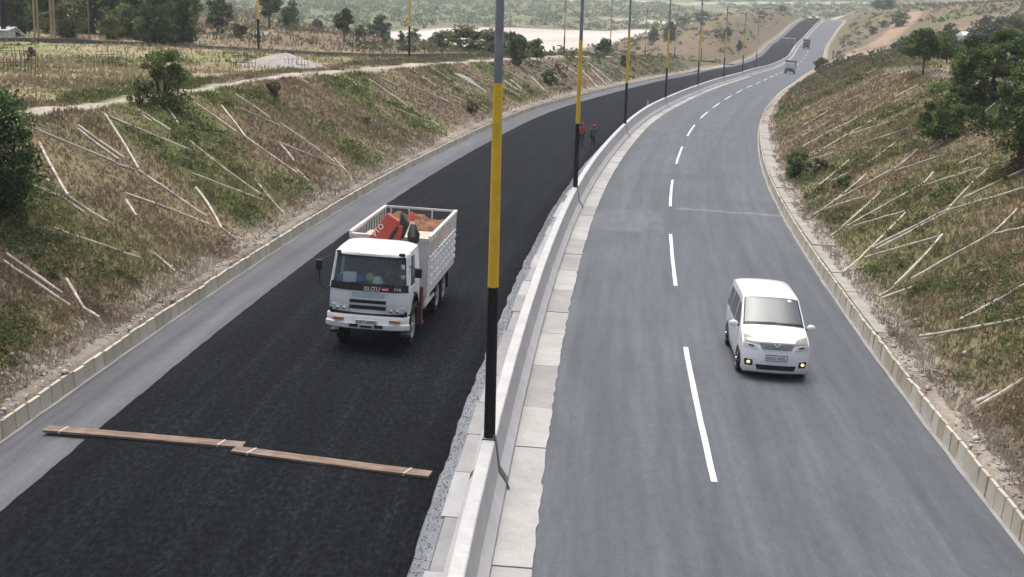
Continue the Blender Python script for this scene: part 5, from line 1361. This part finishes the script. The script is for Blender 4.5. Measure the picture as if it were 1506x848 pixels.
# ------------------------------------------------------------------ people (one skinned body each, clothes as children)
def skinned(name, joints, edges_, rad, mat, parent, sub=2):
    me = bpy.data.meshes.new(name); me.from_pydata(joints, edges_, []); o = bpy.data.objects.new(name, me); COL.objects.link(o); o.parent = parent
    sk = o.modifiers.new('skin', 'SKIN'); sk.use_smooth_shade = True
    for i, r in enumerate(rad):
        v = me.skin_vertices[0].data[i]; v.radius = r if hasattr(r, '__len__') else (r, r); v.use_root = (i == 0)
    s_ = o.modifiers.new('sub', 'SUBSURF'); s_.levels = sub; s_.render_levels = sub
    me.materials.append(mat); return o
def person(J, shirt, trousers, hat, H=1.7):
    """J: dict of joints in a unit of metres for a 1.7 m figure"""
    k = H/1.7; r = empty('person')
    names = ['pelvis', 'waist', 'chest', 'neck', 'head', 'sl', 'el', 'hl', 'sr', 'er', 'hr', 'hipl', 'kl', 'fl', 'tl', 'hipr', 'kr', 'fr', 'tr']
    P = [tuple(c*k for c in J[n]) for n in names]; ix = {n: i for i, n in enumerate(names)}
    E_ = [('pelvis','waist'),('waist','chest'),('chest','neck'),('neck','head'),('chest','sl'),('sl','el'),('el','hl'),('chest','sr'),('sr','er'),('er','hr'),('pelvis','hipl'),('hipl','kl'),('kl','fl'),('fl','tl'),('pelvis','hipr'),('hipr','kr'),('kr','fr'),('fr','tr')]
    E_ = [(ix[a], ix[b]) for a, b in E_]
    rad = [.13, .12, .14, .055, .095, .06, .045, .04, .06, .045, .04, .085, .06, .045, .035, .085, .06, .045, .035]
    b = skinned('body', P, E_, [x*k*.93 for x in rad], V['skin'], r)
    sh = ['waist', 'pelvis', 'chest', 'sl', 'el', 'sr', 'er']; si = {n: i for i, n in enumerate(sh)}
    skinned('shirt', [tuple(c*k for c in J[n]) for n in sh], [(si['pelvis'], si['waist']), (si['waist'], si['chest']), (si['chest'], si['sl']), (si['sl'], si['el']), (si['chest'], si['sr']), (si['sr'], si['er'])], [x*k for x in (.145, .145, .165, .08, .058, .08, .058)], shirt, r)
    tr = ['pelvis', 'hipl', 'kl', 'fl', 'hipr', 'kr', 'fr']; ti = {n: i for i, n in enumerate(tr)}
    skinned('trousers', [tuple(c*k for c in J[n]) for n in tr], [(0, 1), (1, 2), (2, 3), (0, 4), (4, 5), (5, 6)], [x*k for x in (.15, .10, .078, .065, .10, .078, .065)], trousers, r)
    hx, hy, hz = [c*k for c in J['head']]
    obj('hat', MB().ball((hx, hy, hz+.07*k), (.115*k, .125*k, .095*k), 12, 7).lathe([(0, .13*k), (.015, .15*k)], (hx, hy-.03, hz+.06*k), 'z', 14), hat, r, True)
    obj('face', MB().ball((hx-.035*k, hy-.092*k, hz+.03*k), .013*k, 6, 4).ball((hx+.035*k, hy-.092*k, hz+.03*k), .013*k, 6, 4).ball((hx, hy-.105*k, hz-.005), (.014*k, .022*k, .026*k), 6, 4).ball((hx, hy-.093*k, hz-.045*k), (.03*k, .012*k, .008*k), 8, 4), V['ink'], r)
    hd = MB()
    for hand, el in (('hl', 'el'), ('hr', 'er')):
        p = Vector(J[hand])*k; d = (Vector(J[hand])-Vector(J[el])).normalized(); sd = d.cross(Vector((0, 1, 0))).normalized()
        for i in range(4):
            a = p + sd*(i-1.5)*.018*k; hd.tube([a, a+d*.06*k*(1, 1.15, 1.1, .85)[i], a+d*.10*k*(1, 1.15, 1.1, .85)[i]+Vector((0, -.02, 0))], [.010*k, .009*k, .007*k], 6)
        hd.tube([p+sd*.03*k, p+sd*.05*k+d*.03*k, p+sd*.055*k+d*.06*k], [.011*k, .010*k, .008*k], 6)
    obj('fingers', hd, V['skin'], r)
    return r
STAND = dict(pelvis=(0,0,.93), waist=(0,.01,1.08), chest=(0,0,1.30), neck=(0,-.01,1.48), head=(0,-.03,1.60), sl=(-.19,0,1.38), el=(-.25,.03,1.10), hl=(-.24,-.08,.86), sr=(.19,0,1.38), er=(.25,.02,1.10), hr=(.25,-.06,.85),
             hipl=(-.10,0,.88), kl=(-.11,-.02,.49), fl=(-.12,.03,.08), tl=(-.13,-.12,.04), hipr=(.10,0,.88), kr=(.11,-.02,.49), fr=(.12,.03,.08), tr=(.13,-.12,.04))
WALK = dict(STAND, pelvis=(.02,0,.92), waist=(.0,0,1.07), chest=(-.03,0,1.29), neck=(.0,-.01,1.47), head=(.06,-.02,1.58), kl=(-.02,-.04,.50), fl=(-.24,.02,.10), tl=(-.34,-.03,.05), kr=(.16,-.04,.49), fr=(.20,.03,.09), tr=(.27,-.08,.04), hl=(-.10,-.16,.95), hr=(.18,.10,.88))
DRIVE = dict(STAND, pelvis=(0,0,.62), waist=(0,.02,.78), chest=(0,0,1.0), neck=(0,-.02,1.18), head=(0,-.04,1.30), sl=(-.2,0,1.08), el=(-.26,-.20,.88), hl=(-.14,-.46,.95), sr=(.2,0,1.08), er=(.26,-.20,.88), hr=(.14,-.46,.95),
             hipl=(-.1,-.05,.60), kl=(-.13,-.42,.60), fl=(-.13,-.50,.2), tl=(-.13,-.62,.15), hipr=(.1,-.05,.60), kr=(.13,-.42,.60), fr=(.13,-.50,.2), tr=(.13,-.62,.15))
shirt_red = simple('red_shirt', (.55, .03, .03), .8, .15, 5); dark_cloth = simple('dark_cloth', (.035, .04, .05), .9, .2, 6); teal_cloth = simple('teal_cloth', (.05, .09, .10), .9, .2, 6); khaki = simple('khaki', (.10, .085, .06), .9, .2, 6)
dr = person(DRIVE, V['orange'], dark_cloth, V['ink'], 1.66); dr.matrix_world = TRUCK_M @ Matrix.Translation((.5, 1.30, .84)); tag(dr, 'person in an orange vest seated at the truck wheel', 'person')
p1 = person(STAND, shirt_red, dark_cloth, shirt_red, 1.5); p1.matrix_world = frame(88.9, -2.20, .045, 2.9); tag(p1, 'person in red standing on the black asphalt behind the second light pole', 'person')
p2 = person(WALK, teal_cloth, dark_cloth, shirt_red, 1.5); p2.matrix_world = frame(88.3, -1.40, .045, .5); tag(p2, 'person in dark clothes and red cap walking on the black asphalt', 'person')
cn = empty('traffic_cone'); obj('cone_base', MB().box(-.24, .24, -.24, .24, 0, .05), V['ink'], cn); obj('cone_body', MB().lathe([(.05, .19), (.95, .05)], (0, 0, 0), 'z', 14), simple('pink_cone', (.72, .36, .33), .6, .1, 4), cn, True); obj('reflective_band', MB().lathe([(.42, .127), (.66, .088)], (0, 0, 0), 'z', 14), V['letter'], cn, True)
cn.matrix_world = frame(131.5, -1.45, .05) @ Matrix.Scale(.7, 4); tag(cn, 'small pale pink cone beside the fourth light pole', 'cone')

# ------------------------------------------------------------------ minivan
def build_van():
    T = empty('minivan')
    A = np.array([(.10,.20,.82,.22,0),(.02,.30,.865,.26,0),(0,.46,.885,.27,0),(.015,.62,.89,.27,0),(.04,.76,.89,.27,0),(.08,.89,.885,.26,.0),(.16,1.00,.88,.24,.015),(.34,1.07,.875,.19,.03),(.62,1.14,.87,.13,.035),(.90,1.20,.865,.10,.035),
                  (1.10,1.34,.845,.13,.03),(1.40,1.53,.815,.14,.03),(1.70,1.70,.785,.13,.03),(1.88,1.80,.770,.10,.03),(2.06,1.845,.760,.04,.03),(2.7,1.875,.755,.0,.03),(3.5,1.875,.755,0,.03),(4.3,1.86,.75,-.02,.03),(4.62,1.81,.75,-.06,.03),
                  (4.75,1.60,.775,-.10,.02),(4.80,1.25,.83,-.12,0),(4.83,.7,.88,-.12,0),(4.80,.25,.85,-.12,0)])
    def shell(a, b):
        """a index along the profile, b in -1..1 across"""
        i = int(min(max(math.floor(a), 0), len(A)-2)); t = a - i
        p0, p1, p2, p3 = A[max(i-1, 0)], A[i], A[i+1], A[min(i+2, len(A)-1)]
        p = .5*((2*p1) + (-p0+p2)*t + (2*p0-5*p1+4*p2-p3)*t*t + (-p0+3*p1-3*p2+p3)*t**3)
        y, z, w, sw, cr = p
        ab = abs(b); edge = ab**6
        return np.array([b*w, y + sw*ab**3.2, z + cr*(1-b*b) - .035*edge])
    bs = np.linspace(-1, 1, 25); as_ = np.arange(0, len(A)-1+1e-6, .5)
    top = MB(); top.grid(np.array([[shell(a, b) for b in bs] for a in as_])); body = obj('body', top, V['van'], T, True)
    Ed = np.array([shell(a, 1.0) for a in np.arange(6, 18.01, .25)])
    def ztop(y): return np.interp(y, Ed[:, 1], Ed[:, 2])
    def wtop(y): return np.interp(y, Ed[:, 1], Ed[:, 0])
    def sideX(y, z):
        B = np.interp(z, [.18, .4, .7, 1.0, 1.15, 1.4, 1.75, 1.9], [.87, .905, .915, .912, .90, .86, .785, .755]); v = np.clip((z-.2)/(ztop(y)-.2), 0, 1)
        w = v**10; e = np.clip((y-.36)/.5, 0, 1); B = .845*(1-e)+B*e if z < 1.05 else B
        er = np.clip((4.72-y)/.4, 0, 1); B = B*(.95+.05*er)
        return B*(1-w)+wtop(y)*w
    ys_ = np.concatenate([np.linspace(.40, 1, 10), np.linspace(1.1, 4.70, 34)])
    for sx in (-1, 1):
        m = MB(); m.grid(np.array([[(sx*sideX(y, z), y, z) for z in .20+(ztop(y)-.20)*np.linspace(0, 1, 15)] for y in ys_]))
        obj('body_side', m, V['van'], T, True)
        def spatch(y0, y1, z0f, z1f, off, mat, name, n=8, parent=T):
            mm = MB(); mm.grid(np.array([[(sx*(sideX(y, z)+off), y, z) for z in np.linspace(z0f(y), z1f(y), 6)] for y in np.linspace(y0, y1, n)])); return obj(name, mm, mat, parent, True)
        spatch(1.35, 2.25, lambda y: 1.12, lambda y: min(1.66, ztop(y)-.10), .006, V['dark_glass'], 'side_window')
        spatch(2.36, 3.50, lambda y: 1.12, lambda y: 1.68, .006, V['dark_glass'], 'side_window'); spatch(3.60, 4.45, lambda y: 1.14, lambda y: 1.66, .006, V['dark_glass'], 'side_window')
        for yd in (1.28, 2.31, 3.54): spatch(yd, yd+.012, lambda y: .3, lambda y: 1.12, .003, V['ink'], 'door_gap', 2)
        for yh in (2.12, 2.45): obj('door_handle', MB().box(min(sx*.905, sx*.935), max(sx*.905, sx*.935), yh, yh+.16, .98, 1.02), V['chrome'], T)
        for yc in (.92, 3.80):
            ar = MB(); nn = 20; ar.add([(sx*.921, yc+.375*math.cos(t), .33+.375*math.sin(t)) for t in np.linspace(0, math.pi, nn)]+[(sx*.60, yc+.375*math.cos(t), .33+.375*math.sin(t)) for t in np.linspace(0, math.pi, nn)]+[(sx*.921, yc, .20)], [(i, i+1, 2*nn) for i in range(nn-1)]+[(i, i+1, nn+i+1, nn+i) for i in range(nn-1)])
            obj('wheel_arch', ar, V['black'], T); wheel(T, sx*.822, yc, .33, .215, sx, V['alloy'], .60)
        mr = obj('mirror', MB().ball((sx*1.045, 1.30, 1.21), (.125, .08, .095), 14, 8), V['van'], T, True); obj('mirror_stalk', MB().bar((sx*.86, 1.34, 1.16), (sx*.98, 1.31, 1.17), .05), V['black'], mr); obj('mirror_glass', MB().lathe([(.06, .07), (.068, .07)], (sx*1.035, 1.30, 1.20), 'y', 14), V['chrome'], mr)
    def fpatch(b0, b1, a0, a1, off, mat, name, nb=14, na=6, skew=0., parent=T, quad=None):
        """patch on the shell between profile positions; quad = 4 (b,a) corners"""
        m = MB(); P = []
        for t in np.linspace(0, 1, na):
            row = []
            for q in np.linspace(0, 1, nb):
                if quad: (c0, c1, c2, c3) = [np.array(c) for c in quad]; ba = (c0*(1-q)+c1*q)*(1-t) + (c3*(1-q)+c2*q)*t; b, a = ba
                else: b = b0+(b1-b0)*q; a = a0+(a1-a0)*t
                p = shell(a, b); e = 1e-2; n_ = np.cross(shell(a, b+e)-shell(a, b-e), shell(a+e, b)-shell(a-e, b)); n_ /= np.linalg.norm(n_)+1e-9
                row.append(p + n_*off)
            P.append(row)
        m.grid(np.array(P)); return obj(name, m, mat, parent, True)
    obj('underbody', MB().box(-.80, .80, .35, 4.7, .17, .32), V['black'], T)
    fpatch(-.95, .95, 9.5, 13.55, .008, V['black'], 'screen_frit', 20, 14)
    ws = fpatch(-.90, .90, 9.85, 13.3, .014, V['van_glass'], 'windscreen', 20, 14)
    fpatch(.55, .68, 12.5, 13.0, .018, V['paper'], 'screen_sticker', 3, 3)
    for b in (-.55, .25): fpatch(0, 0, 0, 0, .022, V['ink'], 'wiper', 6, 2, quad=((b, 9.72), (b+.62, 9.80), (b+.62, 9.88), (b, 9.80)))
    gr = fpatch(0, 0, 0, 0, .010, V['lamp_grey'], 'grille', 16, 6, quad=((-.42, 4.5), (.42, 4.5), (.56, 5.95), (-.56, 5.95)))
    gm = simple('grille_mesh', (.16, .165, .175), .3, .2, 30, metal=.6)
    for k in range(5): fpatch(0, 0, 0, 0, .016, gm, 'grille_bar', 14, 2, parent=gr, quad=((-.38-.03*k, 4.62+k*.24), (.38+.03*k, 4.62+k*.24), (.385+.03*k, 4.72+k*.24), (-.385-.03*k, 4.72+k*.24)))
    fpatch(0, 0, 0, 0, .018, V['chrome'], 'grille_trim', 16, 2, quad=((-.42, 4.38), (.42, 4.38), (.42, 4.52), (-.42, 4.52)))
    em = fpatch(0, 0, 0, 0, .024, V['chrome'], 'emblem', 4, 4, quad=((-.015, 5.0), (.02, 5.0), (-.06, 5.7), (-.13, 5.7))); fpatch(0, 0, 0, 0, .024, V['chrome'], 'emblem_arm', 4, 4, parent=em, quad=((-.02, 5.0), (.015, 5.0), (.13, 5.7), (.06, 5.7)))
    for sx in (-1, 1):
        q = lambda *p: tuple((sx*b, a) for b, a in p)
        fpatch(0, 0, 0, 0, .010, V['lamp_grey'], 'headlight', 10, 6, quad=q((.50, 5.45), (.94, 5.9), (.97, 7.7), (.60, 6.7)))
        fl = fpatch(0, 0, 0, 0, .010, V['lamp'], 'lower_headlight', 10, 5, quad=q((.52, 4.35), (.96, 4.85), (.97, 5.6), (.57, 5.15)))
        fpatch(0, 0, 0, 0, .014, V['ink'], 'lamp_surround', 6, 4, parent=fl, quad=q((.66, 4.85), (.82, 5.02), (.82, 5.35), (.66, 5.2)))
        fg = fpatch(0, 0, 0, 0, .008, V['ink'], 'fog_recess', 6, 5, quad=q((.68, 1.55), (.90, 1.55), (.92, 2.6), (.68, 2.5)))
        p = shell(2.1, sx*.80); obj('fog_lamp', MB().ball((p[0], p[1]-.02, p[2]), (.05, .03, .04), 12, 8), V['foglit'], fg, True)
    fpatch(0, 0, 0, 0, .008, V['black'], 'lower_intake', 14, 5, quad=((-.56, 1.0), (.56, 1.0), (.60, 1.85), (-.60, 1.85)))
    p = shell(3.0, 0); pl = obj('number_plate', MB().box(-.27, .27, p[1]-.035, p[1]-.015, p[2]-.06, p[2]+.075), V['letter'], T)
    obj('plate_frame', MB().box(-.285, .285, p[1]-.03, p[1]-.012, p[2]-.075, p[2]-.06).box(-.285, .285, p[1]-.03, p[1]-.012, p[2]+.075, p[2]+.09).box(-.285, -.27, p[1]-.03, p[1]-.012, p[2]-.06, p[2]+.075).box(.27, .285, p[1]-.03, p[1]-.012, p[2]-.06, p[2]+.075), V['ink'], pl)
    text_part('plate_text', 'KCU 005L', .115, V['ink'], pl, (0, p[1]-.038, p[2]), (1, 0, 0), (0, 0, 1))
    fpatch(-.9, .9, 20.0, 21.2, .006, V['ink'], 'rear_bumper_strip', 6, 3)
    return T
van = build_van(); van.matrix_world = frame(33.0, 6.33, .0, math.radians(1.0)) @ Matrix.Scale(.95, 4)
tag(van, 'white minivan with lit fog lamps driving towards the camera', 'van')

# ------------------------------------------------------------------ far vehicles
def far_truck(cabcol, boxcol, h, label, s, u, yaw=0.0, w=2.1):
    T = empty('far_truck'); hw = w/2
    obj('cab', MB().hexa([(-hw, 0, .75), (hw, 0, .75), (hw, 1.7, .75), (-hw, 1.7, .75), (-hw*.92, .30, 2.25), (hw*.92, .30, 2.25), (hw*.95, 1.7, 2.3), (-hw*.95, 1.7, 2.3)]), cabcol, T, bevel=.06)
    obj('windscreen', MB().hexa([(-hw*.88, .155, 1.45), (hw*.88, .155, 1.45), (hw*.88, .20, 1.45), (-hw*.88, .20, 1.45), (-hw*.84, .27, 2.1), (hw*.84, .27, 2.1), (hw*.84, .32, 2.1), (-hw*.84, .32, 2.1)]), V['dark_glass'], T)
    obj('grille', MB().box(-hw*.8, hw*.8, -.03, .05, .85, 1.15), V['black'], T); obj('bumper', MB().box(-hw, hw, -.12, .15, .45, .74), V['darkmetal'], T)
    for sx in (-1, 1):
        obj('headlight', MB().box(min(sx*hw*.6, sx*hw*.9), max(sx*hw*.6, sx*hw*.9), -.05, .03, .95, 1.1), V['lamp'], T)
        wheel(T, sx*(hw-.15), .95, .42, .24, sx, V['rim']); wheel(T, sx*(hw-.15), 4.3, .42, .24, sx, V['rim'])
    obj('cargo_box', MB().box(-hw*1.03, hw*1.03, 1.85, 5.6, .95, h), boxcol, T, bevel=.04); obj('chassis', MB().box(-.4, .4, .3, 5.5, .55, .9), V['chassis'], T)
    T.matrix_world = frame(s, u, 0, yaw); tag(T, label, 'truck')
grn = paint('pale_green', (.36, .42, .38), .45); far_truck(grn, simple('canvas', (.12, .14, .12), .9, .2, 3), 2.75, 'pale green truck approaching in the distance on the right carriageway', 294, 6.2)
far_truck(simple('dark_blue', (.05, .065, .10), .6, .2, 3), simple('dark_blue_box', (.06, .075, .11), .7, .2, 3), 3.0, 'dark blue truck far down the right carriageway', 470, 3.4, w=2.2)
def far_car(col, s, u, label):
    T = empty('far_car'); b = MB(); prof = [(0, .3), (0, .75), (1.0, .95), (1.6, 1.42), (3.3, 1.45), (4.1, 1.0), (4.2, .3)]; b.prism(prof, -.85, .85)
    obj('body', b, col, T, bevel=.08); obj('windscreen', MB().hexa([(-.72, .99, .98), (.72, .99, .98), (.72, 1.05, .98), (-.72, 1.05, .98), (-.66, 1.52, 1.38), (.66, 1.52, 1.38), (.66, 1.58, 1.38), (-.66, 1.58, 1.38)]), V['dark_glass'], T)
    for sx in (-1, 1):
        for y in (.8, 3.4): wheel(T, sx*.76, y, .32, .2, sx, V['alloy'])
        obj('headlight', MB().box(min(sx*.5, sx*.78), max(sx*.5, sx*.78), -.02, .03, .6, .74), V['lamp'], T)
    T.matrix_world = frame(s, u, .05, 0); tag(T, label, 'car')
dk = simple('dark_car', (.03, .045, .045), .4, .2, 3)
far_car(dk, 655, -5.6, 'tiny dark car on the horizon of the black carriageway, left one'); far_car(dk, 668, -2.8, 'tiny dark car on the horizon of the black carriageway, right one')
person_far = [(352, 16.0, 'tiny person standing by the junction right of the far road'), (415, 12.5, 'tiny person at the right verge beyond the dark blue truck')]
for s_, u_, lab in person_far:
    pp = person(STAND, khaki, dark_cloth, V['ink'], 1.7); q = road(s_, u_); pp.location = (q[0], q[1], float(ground_z(q[0], q[1]))); tag(pp, lab, 'person')
# low sign frame standing on the far black carriageway
bf = empty('barrier_frame'); obj('top_bar', MB().box(-3.0, 3.0, -.05, .05, 1.5, 1.8), MT['lamp_white'], bf)
for x in (-2.9, 0, 2.9): obj('leg', MB().box(x-.06, x+.06, -.05, .05, 0, 1.5), MT['lamp_white'], bf)
bf.matrix_world = frame(505, -4.5, .05); tag(bf, 'pale bar across the far black carriageway on three legs', 'barrier')

# ------------------------------------------------------------------ haze
hz = obj('haze', MB().box(-7000, 7000, -300, 7600, -19.5, 26), None); hz['kind'] = 'stuff'; tag(hz, 'thin pale haze in the air over the valley', 'haze')
hm = bpy.data.materials.new('haze'); hm.use_nodes = True; hm.node_tree.nodes.clear()
ho = hm.node_tree.nodes.new('ShaderNodeOutputMaterial'); hv = hm.node_tree.nodes.new('ShaderNodeVolumePrincipled'); hv.inputs['Color'].default_value = (.9, .93, .97, 1); hv.inputs['Density'].default_value = .00033; hv.inputs['Anisotropy'].default_value = .2
hm.node_tree.links.new(hv.outputs[0], ho.inputs['Volume']); hz.data.materials.append(hm)
SC.cycles.volume_bounces = 1
